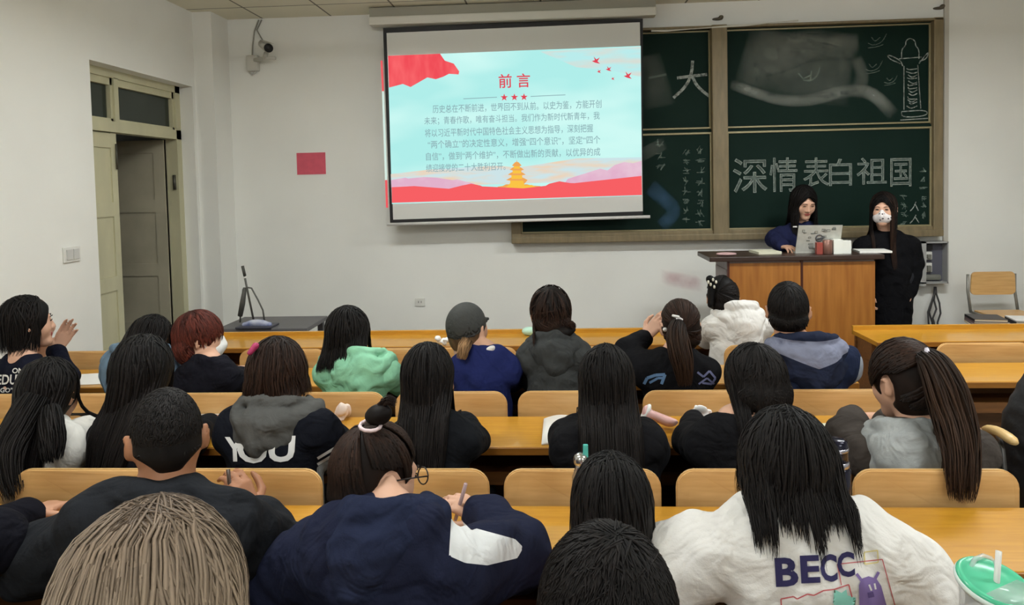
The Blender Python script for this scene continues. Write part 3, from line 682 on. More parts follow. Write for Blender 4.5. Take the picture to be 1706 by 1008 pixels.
# ------------------------------------------------------------------ lectern
pod_m = mat('lectern_veneer', (178, 118, 52), .42, rgb2=(150, 92, 36), scale=3, stretch=(9, 9, .8), bump=.02); dk_m = mat('lectern_top', (56, 40, 34), .35, var=.1)
pd = empty('lectern', (1.7, 5.5, .15), 'wide brown wooden lectern with dark top in front of the blackboard', 'lectern')
PZ = 1.18; tl = atz(1190, 429, PZ); tr = atz(1474, 423.5, PZ); y0 = (tl.y+tr.y)/2; y1 = y0+.46
xl, xr = at(1187, 426, y0).x, at(1474, 423, y0).x
bl, brx, mid = at(1212, 450, y0+.04).x, at(1457, 450, y0+.04).x, at(1335, 450, y0+.04).x
box('top', xl-.02, xr, y0, y1, PZ-.035, PZ, dk_m, pd, .006)
gp = mat('lectern_side', (150, 140, 140), .5)
box('carcass', bl, brx, y0+.045, y1-.03, .15, PZ-.035, gp, pd)
box('front_panel', bl+.012, mid-.008, y0+.03, y0+.045, .17, PZ-.05, pod_m, pd, .002); box('front_panel', mid+.008, brx, y0+.03, y0+.045, .17, PZ-.05, pod_m, pd, .002)
box('corner_strip', bl-.004, bl+.012, y0+.028, y0+.05, .15, PZ-.035, mat('lectern_trim', (70, 30, 18), .4), pd); box('centre_strip', mid-.008, mid+.008, y0+.026, y0+.045, .15, PZ-.035, MATS['lectern_trim'], pd)
box('side_panel', bl-.006, bl, y0+.06, y1-.05, .2, PZ-.1, gp, pd)
# laptop, screen back to the room
al = mat('laptop_silver', (186, 186, 178), .4, .2, var=.08, scale=30)
lp = empty('laptop', (1.9, y0+.2, PZ), 'silver laptop with sketchy sticker pattern open on the lectern', 'laptop')
yl_ = y0+.16; A, B_, Cc, Dd = at(1325, 416, yl_), at(1398, 417, yl_), at(1404, 375, yl_-.03), at(1331, 375.5, yl_-.03)
A.z = B_.z = PZ+.012
bm = bmesh.new(); f = bm.faces.new([bm.verts.new(p) for p in (A, B_, Cc, Dd)]); r_ = bmesh.ops.extrude_face_region(bm, geom=[f])
for v in r_['geom']:
    if isinstance(v, bmesh.types.BMVert): v.co.y += .008
bmesh.ops.recalc_face_normals(bm, faces=bm.faces); lid = link('lid', mesh_from(bm, 'lid'), al, lp)
box('keyboard_base', A.x, B_.x, yl_, yl_+.22, PZ, PZ+.014, al, lp, .003)
random.seed(3)
lat = lambda u, v: A+(B_-A)*u+((Dd-A)*(1-u)+(Cc-B_)*u)*v+Vector((0, -.002, 0))
gm = mat('sticker_ink', (120, 122, 116), .7)
for i in range(26):
    u, v = random.uniform(.06, .88), random.uniform(.1, .85); du, dv = random.uniform(.03, .1), random.uniform(.02, .08)
    tube('sticker', [lat(u, v), lat(u+du, v), lat(u+du, v+dv), lat(u, v+dv), lat(u, v)], .0018, gm, lid, 4)
em = []
for k in range(13): em.append(lat(.5+.075*math.cos(k*math.pi/6), .52+.12*math.sin(k*math.pi/6)))
tube('emblem', em, .005, mat('emblem_ink', (84, 84, 86), .6), lid, 6); tube('emblem', [lat(.42, .47), lat(.62, .55)], .007, MATS['emblem_ink'], lid, 6)
# things on the lectern
paper_m = mat('white_paper', (235, 234, 228), .8, var=.03, scale=9); cream_m = mat('cream_paper', (222, 220, 196), .8)
def on(px, py, z): return atz(px, py, z)
def sheet(name, pts, z, m, t=.002, parent=None):
    """flat pad of paper lying at height z, outlined by its corners"""
    bm = bmesh.new(); vs = [bm.verts.new((p.x, p.y, z+.0005)) for p in pts]; f = bm.faces.new(vs)
    r_ = bmesh.ops.extrude_face_region(bm, geom=[f])
    for v in r_['geom']:
        if isinstance(v, bmesh.types.BMVert): v.co.z += t
    bmesh.ops.recalc_face_normals(bm, faces=bm.faces)
    return link(name, mesh_from(bm, name), m, parent)
def rect(cx_, cy_, w_, d_, ang=0):
    c_, s_ = math.cos(ang), math.sin(ang)
    return [Vector((cx_+c_*x-s_*y, cy_+s_*x+c_*y, 0)) for x, y in ((-w_/2, -d_/2), (w_/2, -d_/2), (w_/2, d_/2), (-w_/2, d_/2))]
p = on(1255, 415, PZ)
tag(sheet('notebook', rect(p.x, y0+.24, .17, .2, .1), PZ, cream_m, .018), 'pale notebook lying on the lectern left of the laptop', 'notebook')
tag(soft('cloth', SDF().ell((xl+.12, y0+.1, PZ+.012), (.075, .05, .012)), .006, mat('pink_cloth', (196, 160, 160), .9)), 'flat pinkish cloth on the left end of the lectern', 'cloth')
bx = mat('box_white', (232, 234, 226), .5)
for (u0, u1, t, yy, lb) in ((1389, 1405, 399, .07, 'square white box on the lectern, the one nearer the laptop'), (1404, 1419, 401, .08, 'square white box on the lectern, the one nearer the masked presenter')):
    a, b_ = at(u0, 420, y0+yy), at(u1, t, y0+yy); tag(box('small_box', a.x, b_.x-.002, y0+yy, y0+yy+.07, PZ, b_.z, bx, bev=.003), lb, 'box')
a, b_ = at(1361, 420, y0+.08), at(1371, 404, y0+.08); tag(box('red_packet', a.x, b_.x, y0+.08, y0+.12, PZ, b_.z, mat('packet_red', (150, 66, 56), .5), bev=.003), 'small dark red packet in front of the laptop', 'packet')
a, b_ = at(1372, 420, y0+.07), at(1388, 400, y0+.07)
cn = lathe('tin_can', [(.03, 0), (.034, .004), (.034, b_.z-PZ-.008), (.031, b_.z-PZ-.004), (.031, b_.z-PZ), (.005, b_.z-PZ)], ((a.x+b_.x)/2, y0+.09, PZ), mat('can_copper', (150, 112, 100), .3, .5)); tag(cn, 'copper-coloured can between the red packet and white boxes', 'can')
tag(sheet('paper_stack', rect(on(1446, 417, PZ).x-.02, y0+.2, .22, .19, -.12), PZ, paper_m, .014), 'white stack of papers on the right end of the lectern', 'paper')

# ------------------------------------------------------------------ electric box with cables
e = empty('socket_box', at(1556, 440, W), 'open grey wall box with white sockets right of the blackboard', 'electric box')
a, b_ = at(1533, 403, W-.09), at(1579, 472, W-.09); bxm = mat('socket_box_grey', (168, 168, 166), .5)
bm = bmesh.new(); x0, x1, z0, z1 = a.x, b_.x, b_.z, a.z
bbox(bm, x0, x1, W-.012, W, z0, z1); bbox(bm, x0, x0+.045, W-.1, W, z0-.02, z1); bbox(bm, x1-.008, x1, W-.1, W, z0, z1); bbox(bm, x0, x1, W-.1, W, z1-.012, z1); bbox(bm, x0, x1, W-.1, W, z0, z0+.012)
link('housing', mesh_from(bm, 'housing'), bxm, e)
box('backplate', x0+.045, x1-.01, W-.02, W-.013, z0+.012, z1-.012, mat('socket_box_inside', (88, 88, 100), .6), e)
sw_ = x1-x0
for za, zb, nm in ((.56, .75, 'outlet'), (.26, .48, 'outlet')):
    o = box(nm, x0+.05, x0+.05+.3*sw_, W-.05, W-.02, z0+za*(z1-z0), z0+zb*(z1-z0), white_pl, e, .004)
    box('plug', x0+.07, x0+.1, W-.075, W-.05, z0+(za+.03)*(z1-z0), z0+(zb-.06)*(z1-z0), mat('plug_grey', (120, 120, 112), .5), o, .003)
box('breaker', x0+.07, x0+.05+.3*sw_, W-.06, W-.02, z0+.8*(z1-z0), z0+.93*(z1-z0), MATS['black_plastic'], e, .004)
box('knot_of_wire', x0+.06, x0+.19, W-.06, W-.02, z0+.06*(z1-z0), z0+.2*(z1-z0), MATS['plug_grey'], e, .02)
cb = empty('cable_bundle', at(1556, 505, W-.05), 'bundle of dark cables hanging from the wall box to the platform', 'cable')
blackc = mat('cable_black', (46, 44, 44), .5)
for pts in ([(1558, 478), (1558, 487), (1551, 505), (1546, 520), (1547, 537)], [(1559, 478), (1560, 490), (1565, 505), (1567, 522), (1562, 537)], [(1558, 480), (1556, 500), (1560, 515), (1554, 530), (1556, 537)], [(1557, 478), (1556, 492), (1548, 520), (1553, 538)]):
    pp = [at(x, y, W-.05-.02*i) for i, (x, y) in enumerate(pts)]; pp.append(Vector((pp[-1].x, pp[-1].y-.05, .157)))
    tube('cable', pp, .007, blackc, cb, 6)
co = []
for k in range(40): an = k*.62; co.append(Vector((pp[-1].x+.06*math.cos(an)*(1+.1*math.sin(k)), pp[-1].y-.02+.05*math.sin(an), .16+.006*k)))
tube('coiled_cable', co, .006, blackc, cb, 6)
tube('floor_cable', [pp[-1], pp[-1]+Vector((.15, -.02, 0)), pp[-1]+Vector((.35, .03, 0))], .007, blackc, cb, 6)

# ------------------------------------------------------------------ dark table with dustpan in the left corner
tb = empty('side_table', (-2.05, 5.15, 0), 'dark grey table in the left front corner under the dustpan', 'table')
tm = mat('table_grey', (92, 90, 92), .5, var=.06)
box('table_top', -2.36, -1.72, 4.93, 5.40, .75, .78, tm, tb, .006)
for x in (-2.32, -1.76):
    for y in (4.97, 5.36): box('leg', x-.02, x+.02, y-.02, y+.02, 0, .75, tm, tb)
box('apron', -2.33, -1.75, 4.98, 5.0, .55, .75, tm, tb)
dp = empty('dustpan', atz(435, 545, .78), 'grey long-handled dustpan and broom standing on the dark side table', 'dustpan')
ms = mat('broom_grey', (84, 84, 80), .45); yd = 5.06
tube('broom_handle', [at(404.5, 444, yd), at(411, 478, yd), at(423, 536, yd)], [.008, .0075, .0075], ms, dp)
tube('handle_grip', [at(404, 443, yd), at(408, 460, yd)], .011, mat('grip_dark', (58, 58, 54), .6), dp)
tube('grip_ring', [at(408, 461, yd), at(408.6, 463.5, yd)], .0105, white_pl, dp)
tube('pan_handle', [at(441, 537, yd-.01), at(438, 517, yd-.02), at(430, 500, yd-.02), at(419, 480, yd-.02), at(412, 479, yd), at(405, 482, yd+.03), at(401, 520, yd+.05), Vector((at(400, 538, yd+.06).x, yd+.06, .79))], .006, ms, dp)
tube('pan_side_bar', [at(408, 480, yd+.02), at(404, 505, yd+.04), at(400, 526, yd+.06)], [.014, .02, .018], ms, dp)
c_ = atz(428, 541, .80)
soft('broom_head', SDF().cone((c_.x-.09, c_.y, .80), (c_.x+.09, c_.y, .80), .018, .018).ell((c_.x, c_.y, .815), (.07, .03, .022)), .007, mat('broom_head_white', (200, 202, 208), .5, rgb2=(90, 104, 160), scale=14), dp)
box('pan', c_.x-.13, c_.x+.12, c_.y-.06, c_.y+.1, .781, .795, mat('pan_dark', (60, 60, 72), .5), dp, .004)

# ------------------------------------------------------------------ books on the right front desk
BK = [((30, 28, 32), .012), ((120, 96, 100), .012), ((92, 78, 84), .012), ((150, 140, 134), .010), ((222, 212, 180), .008)]
def book(cx_, cy_, w_, d_, z, t, ang, rgb, label, pages=True, i=0):
    e = empty('book', (cx_, cy_, z), label, 'book', 'books stacked on the right front desk')
    def B(nm, x0, x1, y0, y1, z0, z1, m):
        bm = bmesh.new(); bbox(bm, x0, x1, y0, y1, z0, z1, .001, Matrix.Translation((cx_, cy_, z)) @ Matrix.Rotation(ang, 4, 'Z')); link(nm, mesh_from(bm, nm), m, e)
    m = mat('book_cover_%d' % i, rgb, .4)
    B('cover', -w_/2, w_/2, -d_/2, d_/2, t-.0018, t, m); B('cover', -w_/2, w_/2, -d_/2, d_/2, 0, .0018, m); B('spine', -w_/2, -w_/2+.002, -d_/2, d_/2, 0, t, m)
    B('pages', -w_/2+.002, w_/2-.003, -d_/2+.003, d_/2-.003, .0018, t-.0018, mat('book_pages', (206, 198, 178), .8))
z = DZT+.0005; bc = atz(1643, 546, DZT); i = 0
for rgb, t, dx, lb in (((226, 216, 186), .009, -.004, 'cream bottom book of the left stack on the right front desk'), ((134, 120, 118), .012, .0, 'grey-brown book second from the bottom of the left stack'), ((112, 92, 94), .012, .003, 'mauve-brown book under the black top book of the left stack'), ((32, 28, 32), .016, .004, 'black book topmost of the left stack on the right front desk')):
    book(bc.x+dx+.05, bc.y+.1, .19, .2, z, t, -.25+dx*9, rgb, lb, i=i); z += t+.0005; i += 1
z = DZT+.0005
for rgb, t, lb in (((34, 28, 32), .026, 'thick dark book in the middle of the right front desk, under the white booklet'), ((206, 204, 200), .008, 'white booklet lying on the thick dark book in the middle')):
    book(bc.x+.30, bc.y+.12, .15, .19, z, t, -.2, rgb, lb, i=i); z += t+.0005; i += 1
z = DZT+.0005
for rgb, t, lb in (((186, 150, 110), .018, 'tan book at the bottom of the right-hand stack'), ((70, 68, 74), .018, 'dark grey book on the tan one in the right-hand stack')):
    book(bc.x+.49, bc.y+.14, .17, .2, z, t, -.15, rgb, lb, i=i); z += t+.0005; i += 1
z = DZT+.0005
for rgb, t, lb in (((38, 38, 46), .026, 'black thick book at the right frame edge of the front desk'), ((214, 210, 200), .010, 'pale magazine topmost of the stack at the right frame edge')):
    book(bc.x+.70, bc.y+.14, .2, .2, z, t, -.3, rgb, lb, i=i); z += t+.0005; i += 1

# ------------------------------------------------------------------ small things on the desks
ZD = DZT
def openbook(pts, label):
    e = empty('open_book', (sum((p.x for p in pts))/4, sum((p.y for p in pts))/4, ZD), label, 'book')
    a, b_, c_, d_ = pts; m0, m1 = (a+b_)/2, (d_+c_)/2
    for nm, (q0, q1, q2, q3) in (('left_page', (a, m0, m1, d_)), ('right_page', (m0, b_, c_, m1))):
        P = []; Q = []; n = 8
        for i in range(n+1):
            u = i/n; h = .004+.012*math.sin(math.pi*(u if nm == 'right_page' else 1-u)*.9+.1)
            for q, qq in ((q0, q1), (q3, q2)):
                v = q+(qq-q)*u; P.append((v.x, v.y, ZD+h)); P.append((v.x, v.y, ZD+.0006))
        for i in range(n):
            k = 4*i; Q += [(k, k+4, k+6, k+2), (k+1, k+3, k+7, k+5), (k, k+1, k+5, k+4), (k+2, k+6, k+7, k+3)]
        Q += [(0, 2, 3, 1), (4*n, 4*n+1, 4*n+3, 4*n+2)]
        link(nm, np_mesh(nm, np.array(P), np.array(Q)), paper_m, e)
    return e
openbook([on(902, 742, ZD), on(985, 738, ZD), on(1000, 690, ZD), on(906, 700, ZD)], 'open book with white pages on the third row desk, left of the long black hair')
tag(sheet('exercise_sheet', [on(1122, 742, ZD), on(1190, 738, ZD), on(1195, 708, ZD), on(1128, 714, ZD)], ZD, mat('greenish_paper', (222, 226, 212), .8)), 'loose sheets of paper under the crumpled tissue on the third row desk', 'paper')
def crumple(name, c_, r, m, label, cat, sd, thin=.35):
    rs = np.random.RandomState(sd); s_ = SDF()
    for i in range(7):
        d = rs.randn(3)*r*.5; d[2] = abs(d[2])*.9; R = Euler(rs.rand(3)*6).to_matrix()
        s_.ell(np.array(c_)+d+np.array((0, 0, r*.45)), (r*.62, r*.62*thin, r*.5), R, k=.006)
    P, Q = s_.build(.005, smooth=0); P[:, 2] = np.maximum(P[:, 2], c_[2]+.0008)
    return tag(link(name, np_mesh(name, P, Q), m), label, cat)
tis = mat('tissue_white', (244, 244, 242), .8)
p = on(1160, 708, ZD); crumple('tissue', (p.x+.01, p.y, ZD), .055, tis, 'crumpled white tissue on the loose sheets, left of the short-haired black top', 'tissue', 4)
p = on(1103, 715, ZD)
pk = empty('tissue_pack', (p.x, p.y, ZD), 'pink and white soft tissue pack on the third row desk', 'tissue pack')
soft('wrapper', SDF().cone((p.x-.035, p.y+.02, ZD+.05), (p.x+.03, p.y-.01, ZD+.03), .03, .032, .01, False, (0, .5, .86, .5)).ell((p.x-.055, p.y+.02, ZD+.055), (.02, .03, .035), k=.015), .005, mat('pack_pink', (222, 176, 172), .4, var=.1, scale=25), pk, smooth=2)
soft('tissue_tip', SDF().ell((p.x-.06, p.y+.02, ZD+.06), (.012, .03, .04), Euler((.2, .5, 0)).to_matrix(), k=.01), .004, tis, pk)
p = on(566, 700, ZD); crumple('tissue', (p.x+.005, p.y+.0, ZD), .05, mat('tissue_pinkish', (238, 220, 208), .8), 'crumpled pinkish tissue on the desk right of the YOU jacket', 'tissue', 9)
tag(sheet('white_paper', [on(1365, 735, ZD), on(1440, 735, ZD), on(1440, 706, ZD), on(1365, 706, ZD)], ZD, cream_m), 'white sheet of paper on the desk left of the grey hood', 'paper')
tag(sheet('white_paper', [on(318, 704, ZD), on(372, 702, ZD), on(370, 690, ZD), on(322, 691, ZD)], ZD, paper_m), 'white sheet of paper on the desk left of the dark grey hood', 'paper')
tag(sheet('white_paper', [on(130, 642, ZD), on(178, 640, ZD), on(172, 622, ZD), on(136, 624, ZD)], ZD, paper_m), 'white sheet of paper on the desk before the denim-blue hood', 'paper')
p = on(738, 577, ZD); crumple('tissue', (p.x, p.y+.03, ZD), .035, tis, 'small white tissue on the front desk beside the navy cap', 'tissue', 12)
p = on(882, 560, ZD); tag(soft('mint_pouch', SDF().ell((p.x, p.y+.02, ZD+.028), (.05, .03, .028)), .006, mat('mint_plastic', (186, 226, 206), .5)), 'pale mint pouch on the front desk left of the charcoal hoodie', 'pouch')
# turquoise-strapped bottle, navy flask, lidded cup
e_p = at(968, 790, 2.12)
bt = empty('steel_bottle', (e_p.x, 2.12, ZD), 'steel bottle with turquoise strap on the nearest desk behind the straight black hair', 'bottle')
zt = at(968, 766, 2.12).z
lathe('bottle_body', [(.024, 0), (.027, .006), (.027, zt-ZD-.05), (.016, zt-ZD-.02), (.016, zt-ZD-.014)], (e_p.x, 2.12, ZD), mat('brushed_steel', (200, 200, 198), .2, .9), bt)
lathe('ball_cap', [(.012, -.02), (.019, -.012), (.022, 0), (.018, .013), (.008, .02)], (e_p.x, 2.12, zt), MATS['brushed_steel'], bt)
a, b_ = at(971, 740, 2.12), at(980, 763, 2.12)
box('strap', a.x, b_.x, 2.115, 2.123, b_.z-.015, a.z, mat('turquoise_rubber', (86, 196, 184), .5), bt, .003)
fl = at(1393, 800, 2.05); zt = at(1393, 731, 2.05).z
fk = empty('navy_flask', (fl.x, 2.05, ZD), 'dark navy flask with shiny bands on the nearest desk right of the BECC wearer', 'flask')
nv = mat('flask_navy', (26, 26, 44), .18, .3)
lathe('flask_body', [(.034, 0), (.038, .006), (.038, zt-ZD-.085), (.03, zt-ZD-.075)], (fl.x, 2.05, ZD), nv, fk)
lathe('silver_band', [(.0325, zt-ZD-.078), (.034, zt-ZD-.074), (.034, zt-ZD-.064), (.032, zt-ZD-.06)], (fl.x, 2.05, ZD), mat('band_silver', (190, 190, 205), .2, .9), fk)
lathe('flask_cap', [(.031, zt-ZD-.06), (.031, zt-ZD-.02), (.028, zt-ZD-.004), (.02, zt-ZD)], (fl.x, 2.05, ZD), nv, fk)
lathe('silver_band', [(.0316, zt-ZD-.032), (.0325, zt-ZD-.029), (.0325, zt-ZD-.024), (.031, zt-ZD-.021)], (fl.x, 2.05, ZD), MATS['band_silver'], fk)
p = at(828, 840, 2.185); tag(lathe('small_tin', [(.018, 0), (.021, .003), (.021, .016), (.017, .02), (.003, .021)], (p.x, 2.175, ZD), mat('tin_greygreen', (132, 146, 140), .35, .4)), 'small grey-green round tin at the far edge of the nearest desk', 'tin')
# notebook and pens at lower left
nb_ = empty('notebook', on(45, 870, ZD), 'white open notebook with rolled page on the nearest desk at lower left', 'notebook')
sheet('pages', [on(-10, 905, ZD), on(66, 900, ZD), on(76, 855, ZD), on(6, 855, ZD)], ZD, paper_m, .008, nb_)
tube('rolled_page', [Vector((*on(10, 872, ZD+.02).xy, ZD+.022)), Vector((*on(38, 851, ZD+.02).xy, ZD+.022))], .014, paper_m, nb_, 12)
tag(tube('pen', [Vector((*on(22, 886, ZD+.02).xy, ZD+.014)), Vector((*on(72, 842, ZD+.02).xy, ZD+.018))], [.0035, .006], mat('pen_dark', (74, 66, 62), .4)), 'dark pen lying on the white notebook at lower left', 'pen')
tag(sheet('white_paper', [on(752, 905, ZD), on(812, 905, ZD), on(800, 858, ZD), on(772, 862, ZD)], ZD, paper_m, .003), 'white paper under the writing hand of the glasses wearer', 'paper')
# cup
cpos = at(1657, 972, 1.24)
cu = empty('drink_cup', (cpos.x, 1.24, ZD), 'clear plastic cup with green lid and white straw at the lower right corner', 'cup')
h = cpos.z-ZD; TR_ = Matrix.Rotation(math.radians(14), 3, 'X') @ Matrix.Rotation(math.radians(8), 3, 'Y')
clear = mat('clear_plastic', (226, 230, 230), .12, alpha=.42); gl = mat('lid_green', (84, 200, 156), .25, alpha=.92)
lathe('cup_body', [(.036, 0), (.038, .004), (.052, h-.006), (.054, h)], (cpos.x, 1.24, ZD), clear, cu, 36)
lathe('drink', [(.034, .006), (.047, h*.8), (.003, h*.8)], (cpos.x, 1.24, ZD), mat('milky_drink', (196, 196, 190), .3), cu, 30)
lathe('lid', [(.057, -.006), (.058, .002), (.055, .006), (.050, .007), (.046, .003), (.02, .003), (.002, .003)], (cpos.x, 1.24, ZD+h), gl, cu, 40, TR_)
lathe('lid_rim', [(.0575, -.01), (.0595, -.006), (.0595, -.002), (.0575, .001)], (cpos.x, 1.24, ZD+h), mat('lid_rim_white', (226, 240, 234), .3), cu, 40, TR_)
tube('straw', [at(1664, 918, 1.25), at(1660, 975, 1.24), Vector((cpos.x-.005, 1.24, ZD+.03))], .0048, white_pl, cu, 12)
hn = [at(1617, 946, 1.27), at(1624, 932, 1.28), at(1638, 926, 1.29), at(1650, 930, 1.29), at(1660, 944, 1.28)]; tube('carry_loop', hn, .0042, clear, cu, 8)
s_ = SDF(); rs = np.random.RandomState(5); bp = at(1566, 990, 1.2)
for i in range(10):
    s_.ell((bp.x+rs.uniform(-.06, .05), 1.2+rs.uniform(-.04, .04), ZD+.08+rs.uniform(-.05, .12)), (.05, .018, .06), Euler(rs.rand(3)*6).to_matrix(), k=.01)
P, Q = s_.build(.006, fold=.004, smooth=0); P[:, 2] = np.maximum(P[:, 2], ZD+.001)
tag(link('plastic_bag', np_mesh('plastic_bag', P, Q), mat('bag_clear', (150, 142, 136), .2, rgb2=(70, 64, 62), scale=22, alpha=.85)), 'crumpled greyish plastic bag between the BECC shirt and the green-lidded cup', 'bag')
# black bag on the aisle bench
bg = empty('backpack', (1.76, 2.72, .465), 'black backpack standing on the aisle bench at the right edge', 'backpack')
a = at(1694, 760, 2.72)
soft('bag_body', SDF().ell((a.x+.13, 2.73, .74), (.17, .14, .3), k=.05).ell((a.x+.13, 2.66, .6), (.14, .1, .16), k=.05).ell((a.x+.15, 2.74, .52), (.17, .13, .09), k=.05), .012, mat('bag_black', (20, 20, 24), .7, bump=.2), bg, fold=.012)
tube('strap', [(a.x+.06, 2.62, 1.0), (a.x+.0, 2.6, .85), (a.x+.02, 2.58, .62)], .014, mat('strap_black', (30, 30, 36), .6), bg, 8, .4)
tube('zip_pull', [(a.x+.05, 2.585, .72), (a.x+.05, 2.58, .69)], .006, white_pl, bg)
# ------------------------------------------------------------------ people
skin_m = mat('skin', (196, 146, 116), .5, var=.06, scale=12, spec=.35); skin_l = mat('skin_light', (214, 168, 142), .5, var=.05, scale=12, spec=.35); skin_d = mat('skin_tan', (168, 116, 84), .5, var=.06, scale=12, spec=.35)
HB = hairmat('hair_black', (12, 10, 10), (22, 18, 17)); HD = hairmat('hair_dark_brown', (24, 16, 13), (44, 28, 20)); HR = hairmat('hair_red_brown', (58, 26, 21), (84, 38, 29)); HP = hairmat('hair_ponytail', (22, 16, 13), (50, 34, 24))
HBL = hairmat('hair_ash_blond', (92, 76, 62), (180, 160, 138), .45, .78, 1.22); HC = hairmat('hair_caramel', (60, 44, 30), (150, 118, 84))
trou_m = mat('trousers_dark', (30, 32, 40), .85, bump=.2); shoe_m = mat('shoe_rubber', (200, 198, 194), .6)
tie_w = mat('hair_tie_white', (226, 222, 222), .6); lash_m = mat('eyelash', (20, 14, 12), .6); brow_m = mat('eyebrow', (34, 24, 20), .8); lip_m = mat('lips', (176, 92, 84), .4)
UPV = Vector((0, 0, 1))
def V(*a): return Vector(a)
def hand(s, Wp, d, n, side, curl=.5, sc=1.0, thumb=.6, spread=.05, pinch=0):
    """palm, five jointed fingers and a thumb. d: wrist to knuckles, n: back-of-hand direction, side: +1 thumb on d x n side"""
    d = d.normalized(); n = (n-d*n.dot(d)).normalized(); t = d.cross(n)*side
    kn = []
    for i, (o, l) in enumerate(((.027, .080), (.009, .084), (-.009, .080), (-.026, .072))):
        k = Wp+d*(l*sc)+t*(o*sc); kn.append(k); s.cone(Wp+t*(o*.55*sc)+d*.012, k, .0135*sc, .0105*sc, .012)
    for i, (k, ls) in enumerate(zip(kn, ((.038, .024, .02), (.043, .028, .021), (.040, .026, .02), (.031, .02, .018)))):
        a = curl*(.7+.12*i)+(pinch if i < 2 else 0); dd = (d+t*((1.5-i)*spread)).normalized(); p = k
        for j, l in enumerate(ls):
            dd = (Matrix.Rotation(-a*(1.0 if j == 0 else 1.15), 3, dd.cross(n).normalized()) @ dd) if False else (dd*math.cos(a)-n*math.sin(a)).normalized()
            q = p+dd*l*sc; s.cone(p, q, (.0092-.001*j)*sc, (.0085-.0012*j)*sc, .003); p = q
            n_ = n; 
            a = a*1.75
    b = Wp+d*(.022*sc)+t*(.026*sc); c1 = b+(t*.62+d*.6-n*.35*thumb).normalized()*.042*sc; c2 = c1+(t*.2+d*.85-n*.5*thumb).normalized()*.03*sc; c3 = c2+(d*.9-n*.45*thumb-t*.1).normalized()*.022*sc
    s.cone(Wp+d*.012, b, .014*sc, .014*sc, .01).chain([b, c1, c2, c3], [.0125*sc, .0108*sc, .0095*sc, .0072*sc], .004)
def locks_mesh(name, paths, m, par, width, thick, cen, nside=4):
    """tapered flat strands of hair, one closed tube per path"""
    P, Q, A, Rn = [], [], [], []
    for path, w_, rnd in paths:
        n = len(path); base = len(P)
        for i, p in enumerate(path):
            t = (path[min(i+1, n-1)]-path[max(0, i-1)]); t = t.normalized() if t.length > 1e-7 else -UPV
            o = p-cen; o = o-UPV*min(0, o.z) if o.z < 0 else o
            o = (o-t*o.dot(t)); o = o.normalized() if o.length > 1e-6 else V(0, -1, 0)
            b = t.cross(o); u = i/(n-1); ww = w_*(.55+.45*min(1, u*4))*(1 if u < .6 else max(.08, 1-(u-.6)/.4*.92))
            for k in range(nside):
                a = 2*math.pi*k/nside; P.append(p+b*(math.cos(a)*ww)+o*(math.sin(a)*ww*thick)); A.append(u); Rn.append(rnd)
        for i in range(n-1):
            for k in range(nside):
                k2 = (k+1) % nside; Q.append((base+i*nside+k, base+i*nside+k2, base+(i+1)*nside+k2, base+(i+1)*nside+k))
    me = np_mesh(name, np.array([tuple(p) for p in P]), np.array(Q), {'along': A, 'rnd': Rn})
    return link(name, me, m, par)

